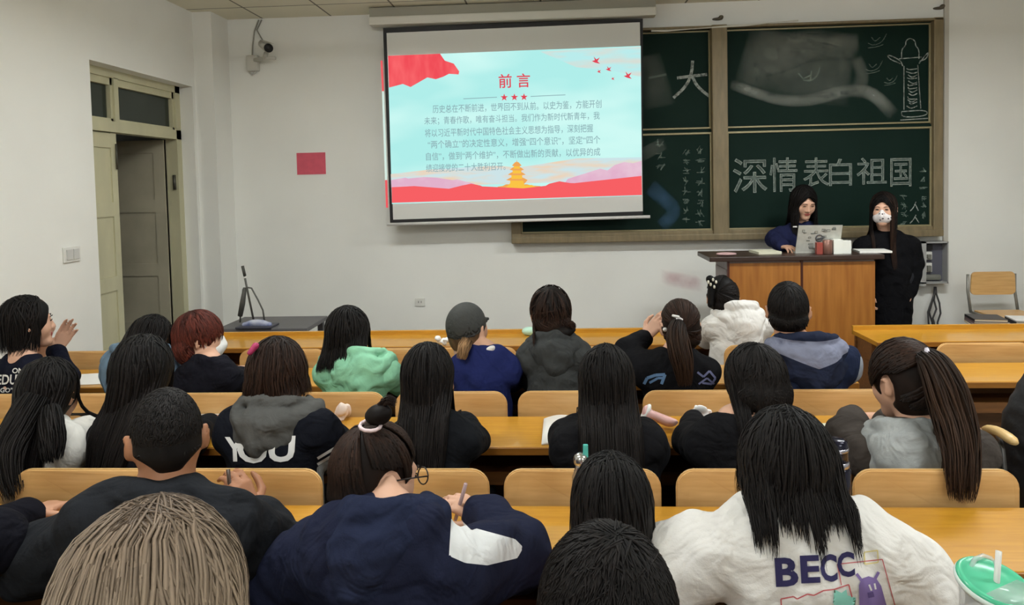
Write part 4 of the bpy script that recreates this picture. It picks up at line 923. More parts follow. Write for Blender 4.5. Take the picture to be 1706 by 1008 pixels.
class Person:
    def __init__(s, label, hp, Y, row, yaw=0, pitch=0, roll=0, hs=1.0, sh=None, shY=-.07, byaw=0, arms=None, skin=None, torso=None, stand=None, drop=None, puff=0.0, face=False, hands=True, vox=.0085, seatx=None):
        s.label = label; s.H = at(hp[0], hp[1], Y); s.hs = hs; H = s.H
        s.R = Matrix.Rotation(math.radians(yaw), 3, 'Z') @ Matrix.Rotation(math.radians(-pitch), 3, 'X') @ Matrix.Rotation(math.radians(roll), 3, 'Y')
        s.B = Matrix.Rotation(math.radians(byaw), 3, 'Z')
        if sh:
            a, b = at(sh[0], sh[2], Y+shY), at(sh[1], sh[2], Y+shY); s.SM = (a+b)/2-V(0, 0, .058); s.hw = max(.10, (b-a).length/2-.082-puff)
        else: s.SM = H+V(0, shY, -.20); s.hw = .155
        s.puff = puff; s.Yc = None if row is None else NEAR[row]+DEP+.055
        if stand is not None: s.HPt = V(s.SM.x, s.SM.y-.02, stand+.92*(H.z-stand)/1.48*1.0); s.floor = stand
        else: s.HPt = V(seatx if seatx is not None else s.SM.x*.5+H.x*.5, s.Yc+.19, .555); s.floor = 0
        s.stand = stand; s.NB = s.SM+V(0, .005, .05)*1; s.NB = s.NB*.85+(s.SM+(H-s.SM)*.3)*.15
        ax = s.B @ V(1, 0, 0); fw = s.B @ V(0, 1, 0); s.ax, s.fw = ax, fw
        s.sho = {-1: s.SM-ax*s.hw-V(0, 0, .026), 1: s.SM+ax*s.hw-V(0, 0, .026)}; s.arm = {}
        for sd, dz in (drop or {}).items(): s.sho[sd].z -= dz
        for sd in (-1, 1):
            S0 = s.sho[sd]; sp = (arms or {}).get(sd)
            if sp: E, Wr = sp[0], sp[1]; hd = sp[2] if len(sp) > 2 else {}
            else:
                if stand is not None: E = S0+ax*sd*.04+V(0, -.02, -.27); Wr = E+ax*sd*.0+fw*.06+V(0, 0, -.23)
                else:
                    E = S0+ax*sd*.012+fw*.17+V(0, 0, -.20); E.z = max(E.z, .805); Wr = s.SM+ax*sd*.06+fw*.39; Wr.z = .800
                hd = {}
            s.arm[sd] = (E, Wr, hd)
        b = SDF(); q = hs; Hh = lambda x, y, z: H+s.R @ (V(x, y, z)*q)
        Rn = np.array(s.R)
        b.ell(H+s.R @ V(0, -.008*q, .008*q), (.072*q, .091*q, .094*q), Rn, .02)
        b.cone(Hh(0, .028, -.02), Hh(0, .058, -.092), .060*q, .030*q, .035).cone(Hh(-.040, .0, -.045), Hh(-.010, .064, -.100), .024*q, .019*q, .03).cone(Hh(.040, .0, -.045), Hh(.010, .064, -.100), .024*q, .019*q, .03)
        b.ell(Hh(0, .074, -.103), (.018*q, .014*q, .014*q), Rn, .015)
        for sx in (-1, 1):
            b.ell(Hh(.031*sx, .094, .0), (.014*q, .008*q, .009*q), Rn, .014, True); b.ell(Hh(.034*sx, .058, -.034), (.030*q, .028*q, .036*q), Rn, .03)
            b.ell(Hh(.031*sx, .079, .0), (.014*q, .011*q, .010*q), Rn, .004)
        b.cone(Hh(-.04, .076, .02), Hh(.04, .076, .02), .012*q, .012*q, .015)
        b.cone(Hh(0, .088, .005), Hh(0, .106, -.036), .007*q, .0105*q, .01); b.ell(Hh(-.011, .096, -.04), (.008*q,)*3, Rn, .005).ell(Hh(.011, .096, -.04), (.008*q,)*3, Rn, .005)
        b.cone(Hh(-.016, .086, -.063), Hh(.016, .086, -.063), .0075*q, .0075*q, .006).cone(Hh(-.012, .084, -.074), Hh(.012, .084, -.074), .008*q, .008*q, .004)
        for sx in (-1, 1):
            Re = np.array(s.R @ Matrix.Rotation(math.radians(-38*sx), 3, 'Z') @ Matrix.Rotation(math.radians(-10), 3, 'X'))
            b.ell(Hh(.084*sx, -.008, -.014), (.011*q, .019*q, .033*q), Re, .004).ell(Hh(.089*sx, .0, -.010), (.008*q, .010*q, .018*q), Re, .004, True)
        b.chain([Hh(0, -.022, -.05), Hh(0, -.03, -.105), s.NB, s.SM-V(0, 0, .05)], [.056*q, .050*q, .056, .085], .03)
        for sd in (-1, 1):
            S0 = s.sho[sd]; E, Wr, hd = s.arm[sd]
            b.chain([s.SM-V(0, 0, .01), S0, E, Wr], [.05, .047, .036, .025], .02)
            d = hd.get('d', (Wr-E).normalized()); n = hd.get('n', UPV if stand is None else ax*sd)
            if hands: hand(b, Wr, d, n, hd.get('side', -sd if stand is None else -sd), hd.get('curl', .35), hd.get('sc', 1.0), hd.get('thumb', .6), hd.get('spread', .05), hd.get('pinch', 0))
        b.cone(s.SM-V(0, 0, .08), s.HPt, .09, .10, .05)
        knees = []
        for sd in (-1, 1):
            h0 = s.HPt+ax*sd*.085-V(0, 0, .03)
            if stand is None: kn, an = h0+ax*sd*.03+fw*.40+V(0, 0, .0), h0+ax*sd*.03+fw*.38; kn.z = .52; an.z = .09
            else: kn = h0*.5+V(h0.x, h0.y+.02, s.floor)*.5; kn.z = (h0.z+s.floor)/2+.04; an = V(h0.x, h0.y-.02, s.floor+.09)
            knees.append((h0, kn, an)); b.chain([h0, kn, an], [.07, .048, .034], .02); b.cone(an-V(0, 0, .04), an+fw*.13-V(0, 0, .05), .032, .028, .02)
        s.knees = knees
        P, Q = b.build(vox, smooth=1)
        s.o = link('person', np_mesh('person', P, Q), skin or skin_m); tag(s.o, label, 'person')
        bm = SDF()
        for h0, kn, an in knees: bm.chain([h0+V(0, 0, .02), kn, an], [.10, .07, .052], .03)
        bm.ell(s.HPt-V(0, 0, .01), (.165, .125, .10), None, .05)
        soft('trousers', bm, .014, trou_m, s.o, fold=.006)
        for h0, kn, an in knees:
            soft('shoe', SDF().cone(an-V(0, 0, .035)-fw*.03, an+fw*.14-V(0, 0, .05), .042, .036, .02).cone(an-V(0, 0, .05), an+V(0, 0, .03), .04, .045, .02), .012, shoe_m, s.o, cut=lambda X, Y, Z, f=s.floor: (f+.004)-Z+0*X+0*Y)
        if face: s.face()
    def hh(s, x, y, z): return s.H+s.R @ (V(x, y, z)*s.hs)
    def face(s, down=False):
        for sx in (-1, 1):
            soft('eye', SDF().ell(s.hh(.031*sx, .0905, -.001), (.0105, .004, .0045 if not down else .002), np.array(s.R)), .0022, mat('eye_dark', (28, 20, 18), .2), s.o)
            tube('eyelash', [s.hh(.019*sx, .094, -.001), s.hh(.027*sx, .098, .004), s.hh(.036*sx, .096, .004), s.hh(.044*sx, .089, -.001)], .0016, lash_m, s.o, 5)
            tube('eyebrow', [s.hh(.014*sx, .096, .018), s.hh(.03*sx, .098, .023), s.hh(.048*sx, .086, .018)], [.0018, .0024, .0014], brow_m, s.o, 6)
        soft('lips', SDF().cone(s.hh(-.017, .093, -.064), s.hh(.017, .093, -.064), .0045, .0045, .003).cone(s.hh(-.012, .091, -.073), s.hh(.012, .091, -.073), .0058, .0058, .003), .0025, lip_m, s.o)
    # -- clothes
    def top(s, m, name='sweatshirt', g=.018, cuff=True, fold=.009, mask=None, collar=.012, hem=None, vox=.0085, long_=0, sl=1.0, coat=None):
        p = s.puff+g; b = SDF(); ax, fw = s.ax, s.fw
        b.cone(s.sho[-1], s.sho[1], .046+p, .046+p, .03)
        b.cone(s.SM-ax*.05+V(0, -.005, .030), s.SM+ax*.05+V(0, -.005, .030), .046+p*.6, .046+p*.6, .05)
        ch = s.SM+(s.HPt-s.SM)*.28; wa = s.SM+(s.HPt-s.SM)*.66; Rb = np.array(s.B)
        b.ell(ch, (s.hw+.0+p*.7, .088+p, .17), Rb, .04).ell(wa, (max(.125, s.hw*.84)+p, .092+p, .17), Rb, .05).ell(s.HPt+V(0, 0, .03), (max(.145, s.hw*.88)+p, .11+p*.6, .12), Rb, .05)
        if long_:
            hm = s.HPt-V(0, 0, long_); b.ell(s.HPt*.6+hm*.4, (s.hw*.9+p*.5, .10+p, long_*.7), Rb, .06).cone(s.HPt, hm, .155, .165, .05)
        for sd in (-1, 1):
            E, Wr, hd = s.arm[sd]; We = Wr-(Wr-E).normalized()*.012
            b.chain([s.sho[sd], E, We], [.049+p*.9, (.040+p*.9)*sl, (.031+p*.7)*sl], .02)
            if cuff: b.cone(We-(We-E).normalized()*.035, We, .034+p*.7, .031+p*.5, .004)
        if collar:
            pts = []
            for k in range(9):
                a = math.radians(-150+37.5*k-90+60); a = 2*math.pi*k/8
                pts.append(s.NB+V(.060*math.sin(a), -.052*math.cos(a)+.004, .012+.012*math.cos(a)))
            b.chain(pts, [collar]*9, .015)
        P, Q = b.build(vox, fold=fold, fscale=1.25, smooth=1)
        at_ = {'mask': mask(P)} if mask else {}
        s.cloth = link(name, np_mesh(name, P, Q, at_), m, s.o); s.bvh = bvh_of(s.cloth); return s.cloth
    def hood(s, m, drop=.13, w=.12, back=.06, r=.034, up=.045, dx=0, mask=None, fold=.007, name='hood', lift=.0, hollow=True):
        """hood lying down on the shoulders: thick rim rolled round the neck, bag sagging to a point behind, hollow inside"""
        b = SDF(); N = s.NB; n = 13
        def loop(sc, dz, rr_, dn, bk0):
            pts = []; rs = []
            for k in range(n):
                a = math.radians(-112+224*k/(n-1)); bk = max(0, math.cos(a))
                x = w*sc*math.sin(a)*(1 if bk == 0 else .55+.45*math.sin(abs(a))**.8)+dx*bk
                y = .012-(.05+back*bk0)*math.cos(a) if bk > 0 else .012-.10*math.cos(a)
                pts.append(N+V(x, y, dz-dn*bk**1.6-.035*(1-bk))); rs.append(rr_*(.8+.35*bk))
            return pts, rs
        p0, r0 = loop(.80, up, r*.72, .015, .55); p1, r1 = loop(1.0, up*.55, r, drop*.55, 1.0); p2, r2 = loop(1.05, up*.1, r*.95, drop*1.0, 1.15)
        b.chain(p2, r2, .012).chain(p1, r1, .012)
        b.ell(N+V(dx*.9, -.045-back*.9, -drop*.30), (w*.72, .030+back*.30, drop*.62), Euler((-.25, 0, 0)).to_matrix(), .03)
        b.ell(N+V(dx*1.25, -.05-back*1.05, -drop*.80), (w*.34, .028+back*.22, drop*.36), None, .03)
        if hollow: b.ell(N+V(dx, -.03-back*.30, up*.9+.035+lift), (w*.56, .045+back*.28, .046), None, .02, True)
        b.chain(p0, r0, .010)
        bb = s.bvh
        P, Q = b.build(.0070, fold=fold, fscale=.8, smooth=1)
        o = link(name, np_mesh(name, P, Q, {'mask': mask(P)} if mask else {}), m, s.o)
        s.hoodo = o; return o
    def bvh_all(s):
        l = [s.bvh]
        if hasattr(s, 'hoodo'): l.append(bvh_of(s.hoodo))
        return l
    # -- hair
    def shell(s, m, t=.014, nape=.07, fr=1.0, name='hair', back=0.0, side=1.0, brow=.02, ears=False, fw_=.070, cutz=None):
        q = s.hs; Rn = np.array(s.R); b = SDF(); s.nap = (V(0, -.040-back*.4, -.045), V(.064*side+t, .052+t+back*.3, nape+t*.5))
        b.ell(s.hh(0, -.010-back*.5, .011), ((.074*side+t)*q, (.094+t+back*.5)*q, (.096+t)*q), Rn, .02)
        b.ell(s.hh(0, -.040-back*.4, -.045), ((.064*side+t)*q, (.052+t+back*.3)*q, (nape+t*.5)*q), Rn, .03)
        b.ell(s.hh(0, .115, -.045), (fw_*q, .072*q, (.045+brow+.045)*q), Rn, .012, True); b.ell(s.hh(0, .05, -.10), (.12*q, .072*q, .062*q), Rn, .012, True)
        if ears:
            for sx in (-1, 1): b.ell(s.hh(.098*sx, .002, -.024), (.050*q, .036*q, .056*q), Rn, .008, True)
        if cutz:
            b.ell(s.hh(0, -.03, cutz-.155), (.17*q, .14*q, .12*q), Rn, .01, True)
            for sx in (-1, 1): b.ell(s.hh(.088*sx, -.035, cutz-.042), (.066*q, .10*q, .05*q), Rn, .012, True)
        P, Q = b.build(.0075, smooth=1)
        L = (P-np.array(s.H)) @ Rn/q; along = np.clip((.10-L[:, 2])/.24, 0, 1)*.35
        s.hair = link(name, np_mesh(name, P, Q, {'along': along, 'rnd': .4+.2*np.sin(L[:, 0]*160+3*np.sin(L[:, 2]*22))}), m, s.o); s.hm = m
        return s.hair
    def push(s, p, bv, layer, front=False):
        f = -s.fw if front else s.fw; p = p.copy()
        for B in bv:
            h = B.ray_cast(p-f*.7, f, 1.4)
            if h[0] is not None:
                d = (p-h[0]).dot(f)
                if d > -layer: p -= f*(d+layer)
        return p
    def long(s, m, L=.35, n=260, w=.011, dens=3.2, a=(-125, 125), t=.02, gather=0.0, drift=0.0, Lv=.12, wave=.004, part=0.0, flare=1.0, thick=.2, back=0.0, tipx=None, side=1.0, sub='strands', fy=None, clump=0):
        """strands running from the parting over the skull and hanging down"""
        rr = random.Random(hash(s.label) % 9999 if False else len(s.label)*7+int(L*100)); q = s.hs; rad = V(.074*side+t, .094+t+back*.5, .096+t)*q; c = V(0, -.010-back*.5, .011)*q; bv = s.bvh_all(); paths = []; w = w/dens**.8; n = int(n*dens)
        for i in range(n):
            an = math.radians(rr.uniform(*a)); u = rr.random(); lay = rr.random()
            d0 = V(part+rr.gauss(0, .03), -.45+.95*rr.random(), 1).normalized() if abs(an) < 2.2 else V(part, .25+.3*rr.random(), 1).normalized()
            if fy: d0 = V(part+rr.gauss(0, .05), rr.uniform(*fy), 1-.35*fy[1]).normalized()
            d1 = V(math.sin(an), -math.cos(an), -.12).normalized(); path = []; om = d0.angle(d1)
            k = 9; lo = 1-.10*lay
            for j in range(k+1):
                v = j/k; d = (d0*math.sin((1-v)*om)+d1*math.sin(v*om))/math.sin(om) if om > .01 else d0
                r_ = 1+.02*math.sin(i*1.7+v*5); p = c+V(d.x*rad.x, d.y*rad.y, d.z*rad.z)*lo*r_*(1+.012*math.sin(5*i)); path.append(s.H+s.R @ p)
            ll = L*q*(1+rr.uniform(-Lv, Lv*.5)+clump*math.sin(an*6.5+1)+clump*.6*math.sin(an*14)); zend = s.H.z-ll; p = path[-1].copy(); vel = (path[-1]-path[-2]).normalized(); steps = max(4, int((p.z-zend)/.028)); ph = rr.random()*6.3; z0 = p.z; sg = 1 if math.sin(an) > 0 else -1
            for j in range(1, steps+1):
                v = j/steps; vel = (vel*.55-UPV*.45).normalized(); st = max(.004, (z0-zend)/steps); p = p+vel*st*1.02
                p.x += (s.H.x-p.x)*gather*.1+drift*st+(flare-1)*sg*.004; p.x += wave*math.sin(ph+v*7)*.4; p.y += wave*math.cos(ph+v*6)*.3
                if tipx: p.x += (s.H.x+tipx-p.x)*v*.08
                q_ = p.copy()
                if abs(an) < math.radians(112): q_ = s.push(q_, bv, .006+.016*lay)
                else: q_ = s.push(q_, bv, .006+.012*lay, True)
                p = p.lerp(q_, .5) if (q_-p).length > .06 else q_.copy(); path.append(q_)
            sgn = -1 if abs(an) < math.radians(112) else 1; f = s.fw*sgn
            for j in range(len(path)-2, 3, -1):
                o0, o1 = path[j].dot(f), path[j+1].dot(f); need = o1-.42*(path[j]-path[j+1]).length
                if o0 < need: path[j] = path[j]+f*(need-o0)
            paths.append((path, w*q*rr.uniform(.6, 1.3), rr.random()))
        return locks_mesh(sub, paths, m, s.hair, w, thick, s.hh(0, 0, -.02))
    def out(s, p):                           # keep a strand point (head coordinates) outside the nape hair
        c, r = s.nap; v = p/s.hs-c; k = math.sqrt((v.x/r.x)**2+(v.y/r.y)**2+(v.z/r.z)**2)
        return (c+v*(1.12/k))*s.hs if 1e-4 < k < 1.12 else p
    def short(s, m, n=420, L=.06, w=.006, t=.010, whorl=(0, -.5, 1), lift=.004, low=-.35, front=.6, sub='strands', thick=.5, drop=0.0, back=0, side=1.0, rough=.25, ears=False):
        rr = random.Random(len(s.label)*3+n); q = s.hs; rad = V(.074*side+t, .094+t+back*.5, .096+t)*q; c = V(0, -.010-back*.5, .011)*q; wv = V(*whorl).normalized(); paths = []
        tries = 0
        while len(paths) < n and tries < n*20:
            tries += 1; d = V(rr.gauss(0, 1), rr.gauss(0, 1), rr.gauss(0, 1)).normalized()
            if d.z < low-(.35 if d.y < 0 else 0) or (d.y > front and d.z < .55): continue
            if ears and ((abs(d.x) > .62 and d.z < .12 and d.y > -.45) or (d.y > .25 and d.z < .2)): continue
            fl = (d-wv*d.dot(wv)*1.0); fl = fl-d*fl.dot(d); fl = fl.normalized() if fl.length > .05 else V(1, 0, 0); fl = (fl+V(rr.gauss(0, rough), rr.gauss(0, rough), rr.gauss(0, rough)-drop)).normalized()
            path = []; l = L*rr.uniform(.6, 1.2); st = 5
            for j in range(st+1):
                v = j/st; e = (d+fl*(l*v/.1)).normalized(); off = 1+(lift*v*v*1.5)/.1*rr.uniform(.7, 1.3)*.6
                path.append(s.H+s.R @ s.out(c+V(e.x*rad.x, e.y*rad.y, e.z*rad.z)*off*.985))
            paths.append((path, w*q*rr.uniform(.6, 1.3), rr.random()))
        return locks_mesh(sub, paths, m, s.hair, w, thick, s.hh(0, 0, -.02))
    def pulled(s, m, tie, n=200, w=.008, t=.018, dens=2.2, back=0, sub='strands', side=1.0, ears=False):
        """hair combed tight from the hairline to a tie point (head coordinates)"""
        rr = random.Random(n+len(s.label)); q = s.hs; rad = V(.074*side+t, .094+t+back*.5, .096+t)*q; c = V(0, -.010-back*.5, .011)*q
        n = int(n*dens); w = w/dens**.75; td = V(*tie)-V(0, -.010, .011); td = V(td.x/.088, td.y/.108, td.z/.11).normalized(); paths = []
        for i in range(n):
            an = rr.uniform(-math.pi, math.pi); el = .26 if ears and 1.15 < abs(an) < 2.15 else -.55 if abs(an) < 1.9 else (-.15 if abs(an) < 2.4 else .42)
            if abs(an) < .9: el = -.85
            d0 = V(math.sin(an), -math.cos(an), el+rr.uniform(-.1, .1)).normalized(); om = max(.05, d0.angle(td)); path = []
            for j in range(10):
                v = j/9*.96; d = (d0*math.sin((1-v)*om)+td*math.sin(v*om))/math.sin(om); path.append(s.H+s.R @ s.out(c+V(d.x*rad.x, d.y*rad.y, d.z*rad.z)*(1+.03*math.sin(v*3.1)*rr.random())))
            paths.append((path[::1], w*q*rr.uniform(.7, 1.3), rr.random()))
        return locks_mesh(sub, paths, m, s.hair, w, .35, s.hh(0, 0, 0))
    def tail(s, m, pts, r0=.02, r1=.03, n=110, w=.006, Lv=.18, name='ponytail', push=True, wave=.004, dens=2.0):
        n = int(n*dens); w = w/dens**.8; rr = random.Random(n*3+len(s.label)); pts = [Vector(p) for p in pts]; bv = s.bvh_all() if push else []; paths = []
        fine = pts
        for _ in range(2):
            n2 = [fine[0]]
            for a, b in zip(fine[:-1], fine[1:]): n2 += [a*.75+b*.25, a*.25+b*.75]
            fine = n2+[fine[-1]]
        N_ = len(fine)
        for i in range(n):
            an = rr.random()*6.283; ra = math.sqrt(rr.random()); m_ = int(N_*(1-rr.random()*Lv)); path = []; ph = rr.random()*6
            for j in range(max(4, m_)):
                v = j/(N_-1); t = (fine[min(j+1, N_-1)]-fine[max(0, j-1)]).normalized(); a_ = t.cross(V(0, 1, 0)); a_ = a_.normalized() if a_.length > .1 else V(1, 0, 0); b_ = t.cross(a_)
                r_ = (r0+(r1-r0)*min(1, v*2.5))*(1 if v < .6 else 1-.45*(v-.6)/.4)*ra
                p = fine[j]+a_*(math.cos(an)*r_+wave*math.sin(ph+v*8))+b_*(math.sin(an)*r_*.7)
                if j > 2 and push: p = s.push(p, bv, .004+.02*rr.random()*0+.012*ra)
                path.append(p)
            paths.append((path, w*rr.uniform(.6, 1.3), rr.random()))
        return locks_mesh(name, paths, m, s.o, w, .4, s.H)
    def ring(s, p, r, m, nrm, name='hair_tie', th=.006):
        nrm = Vector(nrm).normalized(); a = nrm.cross(V(.3, 1, .2)).normalized(); b = nrm.cross(a)
        return tube(name, [Vector(p)+a*r*math.cos(k*math.pi/6)+b*r*math.sin(k*math.pi/6) for k in range(13)], th, m, s.o, 6)
    def mask(s, m, tilt=0):
        b = SDF(); Rn = np.array(s.R); q = s.hs
        b.ell(s.hh(0, .042, -.062), (.072*q, .068*q, .054*q), Rn, .01).cone(s.hh(0, .096, -.012), s.hh(0, .102, -.045), .013*q, .020*q, .025)
        b.ell(s.hh(0, -.02, -.06), (.12*q, .062*q, .12*q), Rn, .006, True); b.ell(s.hh(0, .034, -.062), (.064*q, .062*q, .062*q), Rn, .004, True)
        o = soft('face_mask', b, .004, m, s.o)
        for sx in (-1, 1):
            for z in (-.04, -.09): tube('ear_loop', [s.hh(.058*sx, .055, z), s.hh(.078*sx, .02, -.02+(z+.065)*.3), s.hh(.084*sx, -.012, -.02+(z+.065)*.5)], .0018, tie_w, o, 5)
        return o
    def print(s, txt, p0, p1, m, Y, rot=0, name='lettering', off=.0, lean=0, obj=None, gap=.003):
        """printed letters laid on the cloth; p0 lower left and p1 upper right pixel"""
        a, b = at(*p0, Y), at(*p1, Y); me = text_mesh(txt, 1, 0, off); co = np.array([v.co for v in me.vertices]); lo, hi = co.min(0), co.max(0)
        bm = bmesh.new(); bm.from_mesh(me); bpy.data.meshes.remove(me); bmesh.ops.triangulate(bm, faces=bm.faces)
        wd, hg = b.x-a.x, b.z-a.z
        for v in bm.verts:
            u, w_ = (v.co.x-lo[0])/(hi[0]-lo[0])*wd, (v.co.y-lo[1])/(hi[1]-lo[1])*hg; u += lean*w_
            v.co = a+V(u*math.cos(rot)-w_*math.sin(rot), 0, u*math.sin(rot)+w_*math.cos(rot))
        return s.lay(bm, m, name, obj, gap)
    def shape(s, pts, m, Y, name='print', obj=None, gap=.003):
        bm = bmesh.new(); bm.faces.new([bm.verts.new(at(x, y, Y)) for x, y in pts]); bmesh.ops.triangulate(bm, faces=bm.faces); return s.lay(bm, m, name, obj, gap)
    def line(s, pts, wpx, m, Y, name='print', obj=None, gap=.003):
        bm = bmesh.new()
        for (x0, y0), (x1, y1) in zip(pts[:-1], pts[1:]):
            l = math.hypot(x1-x0, y1-y0) or 1; nx, ny = -(y1-y0)/l*wpx/2, (x1-x0)/l*wpx/2
            bm.faces.new([bm.verts.new(at(x, y, Y)) for x, y in ((x0+nx, y0+ny), (x1+nx, y1+ny), (x1-nx, y1-ny), (x0-nx, y0-ny))])
        return s.lay(bm, m, name, obj, gap)
    def lay(s, bm, m, name, obj, gap):
        for _ in range(6):
            e = [q for q in bm.edges if q.calc_length() > .014]
            if not e: break
            bmesh.ops.subdivide_edges(bm, edges=e, cuts=1); bmesh.ops.triangulate(bm, faces=bm.faces)
        B = bvh_of(obj) if obj else s.bvh; bad = []
        for v in bm.verts:
            d = (v.co-CAM).normalized(); h = B.ray_cast(CAM, d, 9)
            if h[0] is None: bad.append(v)
            else: v.co = h[0]-d*gap
        bmesh.ops.delete(bm, geom=bad, context='VERTS')
        return link(name, mesh_from(bm, name), m, obj or s.cloth, True)
def cloth(name, rgb, mask=None, rough=.92, var=.06, bump=.25):
    m = mat(name, rgb, rough, var=var, scale=16, spec=.12, mask=mask)
    nt = m.node_tree; tc = nt.nodes['Texture Coordinate']; b = nt.nodes['Principled BSDF']; last = None
    for sc, dist, st, ds in ((7, .05, .45, 1.6), (17, .015, .3, 1.2), (260, .002, .3, 0)):
        n = nt.nodes.new('ShaderNodeTexNoise'); n.inputs['Scale'].default_value = sc; n.inputs['Distortion'].default_value = ds; n.inputs['Detail'].default_value = 2
        bp = nt.nodes.new('ShaderNodeBump'); bp.inputs['Strength'].default_value = st; bp.inputs['Distance'].default_value = dist
        nt.links.new(tc.outputs['Object'], n.inputs[0]); nt.links.new(n.outputs[0], bp.inputs['Height'])
        if last: nt.links.new(last.outputs[0], bp.inputs['Normal'])
        last = bp
    nt.links.new(last.outputs[0], b.inputs['Normal']); return m
NEAR.append(.12)
def pin(poly_, Y):                           # signed test of (x, z) against an outline drawn on a vertical plane
    pts = [at(x, y, Y) for x, y in poly_]
    def f(P):
        x, z = P[:, 0], P[:, 2]; inside = np.zeros(len(P), bool); dm = np.full(len(P), 9.0)
        for a, b in zip(pts, pts[1:]+pts[:1]):
            c = ((a.z > z) != (b.z > z)) & (x < (b.x-a.x)*(z-a.z)/((b.z-a.z) or 1e-9)+a.x); inside ^= c
            dx, dz = b.x-a.x, b.z-a.z; t = np.clip(((x-a.x)*dx+(z-a.z)*dz)/(dx*dx+dz*dz), 0, 1); dm = np.minimum(dm, np.hypot(x-a.x-t*dx, z-a.z-t*dz))
        return np.where(inside, dm, -dm)
    return f
blackc_ = cloth('cloth_black', (20, 20, 23)); navyc = cloth('cloth_navy', (26, 32, 66)); white_c = cloth('cloth_white', (226, 224, 220), var=.03)
def pinc(pix, sc=1/700):                     # signed test against a panel outline, measured where the cloth is seen
    def f(P):
        q = P-np.array(CAM); zf = q @ np.array(FW); x = CX+FPX*(q @ np.array(RT))/zf; y = CY-FPX*(q @ np.array(UP))/zf; ins = np.zeros(len(P), bool); dm = np.full(len(P), 1e9)
        for (ax_, ay), (bx_, by) in zip(pix, pix[1:]+pix[:1]):
            c = ((ay > y) != (by > y)) & (x < (bx_-ax_)*(y-ay)/((by-ay) or 1e-9)+ax_); ins ^= c
            dx, dy = bx_-ax_, by-ay; t = np.clip(((x-ax_)*dx+(y-ay)*dy)/(dx*dx+dy*dy), 0, 1); dm = np.minimum(dm, np.hypot(x-ax_-t*dx, y-ay-t*dy))
        return np.where(ins, dm, -dm)*sc
    return f
# ---- front row
p = Person('person in white hoodie in front of the lectern, dark hair with a pearly claw clip', (1204, 494), 4.27, 1, sh=(1166, 1292, 520), roll=-4, pitch=6)
p.top(white_c, 'hoodie', .022, fold=.005); p.hood(white_c, .17, .115, .07, .036, .070, dx=.025, fold=.004); p.shell(HB, .012); p.pulled(HB, (-.04, -.08, .03), 320, t=.014)
a = at(1183, 465, 4.2); soft('hair_bun', SDF().ell(a, (.024, .024, .022)).cone(a-V(-.01, 0, .03), at(1184, 508, 4.18), .022, .018, .02), .006, HB, p.o)
for dx, dz in ((-4, 8), (4, 4), (9, 8), (6, 16), (0, 12)): soft('hair_clip', SDF().ell(at(1184+dx, 462+dz, 4.165), (.007, .006, .011)), .003, mat('pearl_white', (222, 220, 206), .3), p.o)
# ---- second row
p = Person('person at the left edge in navy sweatshirt with white lettering, right hand raised clapping', (46, 536), 3.35, 2, yaw=-48, pitch=0, sh=(-48, 122, 600), byaw=-20, skin=skin_l, face=True, vox=.0065,
           arms={1: (at(112, 628, 3.52), at(92, 585, 3.55), dict(d=at(122, 534, 3.6)-at(92, 585, 3.55), n=V(-.55, .75, .2), side=1, curl=.22, sc=1.08)), -1: (at(-10, 640, 3.5), at(60, 600, 3.64), dict(d=V(.5, .2, .75), n=V(-.8, .4, .3), side=1))})
p.top(cloth('cloth_navy_black', (20, 22, 36)), 'sweatshirt', .02, hem=0); p.shell(HB, .018, brow=.02); p.long(HB, .13, 230, a=(-125, 118), t=.022, gather=.3, flare=1.0)
wm = mat('print_white', (222, 222, 220), .8)
p.print('EDUT', (-6, 641), (37, 624), wm, 3.2, name='lettering', off=.02, lean=.15); p.print('ON', (20, 622), (38, 613), wm, 3.2, lean=.15, off=.02); p.print('GO"', (0, 654), (20, 646), wm, 3.2, lean=.15, off=.02)
p = Person('person in denim-blue hooded jacket, half hidden behind the longest hair', (255, 566), 3.42, 2, yaw=-15, pitch=8, sh=(168, 300, 592), hs=.97)
dn = cloth('cloth_denim', (104, 126, 146)); p.top(dn, 'jacket', .026); p.hood(dn, .12, .13, .06, .036, .07, dx=-.05); p.shell(HB, .014); p.long(HB, .15, 160)
p = Person('person with short red-brown hair and white face mask in black high collar', (333, 560), 3.38, 2, yaw=-66, pitch=2, sh=(294, 402, 604), skin=skin_l, vox=.0065, face=True)
p.top(cloth('cloth_black_knit', (22, 22, 30)), 'sweater', .02, collar=.024); p.shell(HR, .020, nape=.075, ears=True, side=.95); p.short(HR, 1300, .075, .005, .021, whorl=(0, -.3, 1), lift=.003, low=-.62, front=.8, drop=.3, ears=True); p.mask(white_m := mat('mask_white', (236, 236, 234), .7, bump=.1, bscale=60))
p = Person('person in mint green hoodie with black shoulder-length hair', (580, 557), 3.38, 2, sh=(520, 670, 592), pitch=4)
mt_ = cloth('cloth_mint', (142, 202, 168), var=.05); p.top(mt_, 'hoodie', .028, fold=.010); p.shell(HB, .022); p.long(HB, .13, 260, a=(-135, 135), t=.030, flare=1.4, gather=-.1)
p.hood(mt_, .14, .155, .05, .03, .05, dx=.03, fold=.008)
p = Person('person in navy sweatshirt and dark grey cap with low brown ponytail', (779, 545), 3.4, 2, yaw=-28, pitch=-6, sh=(742, 874, 586), skin=skin_l, face=True)
nv_ = cloth('cloth_royal_navy', (34, 42, 92)); p.top(nv_, 'sweatshirt', .024, fold=.008)
soft('shirt_collar', SDF().chain([p.NB+V(.0, -.058, .025), p.NB+V(.04, -.045, .03), p.NB+V(.062, -.005, .03)], [.010, .013, .010], .01), .005, white_c, p.o)
p.shell(HC, .008); q = p.hs; Rn = np.array(p.R)
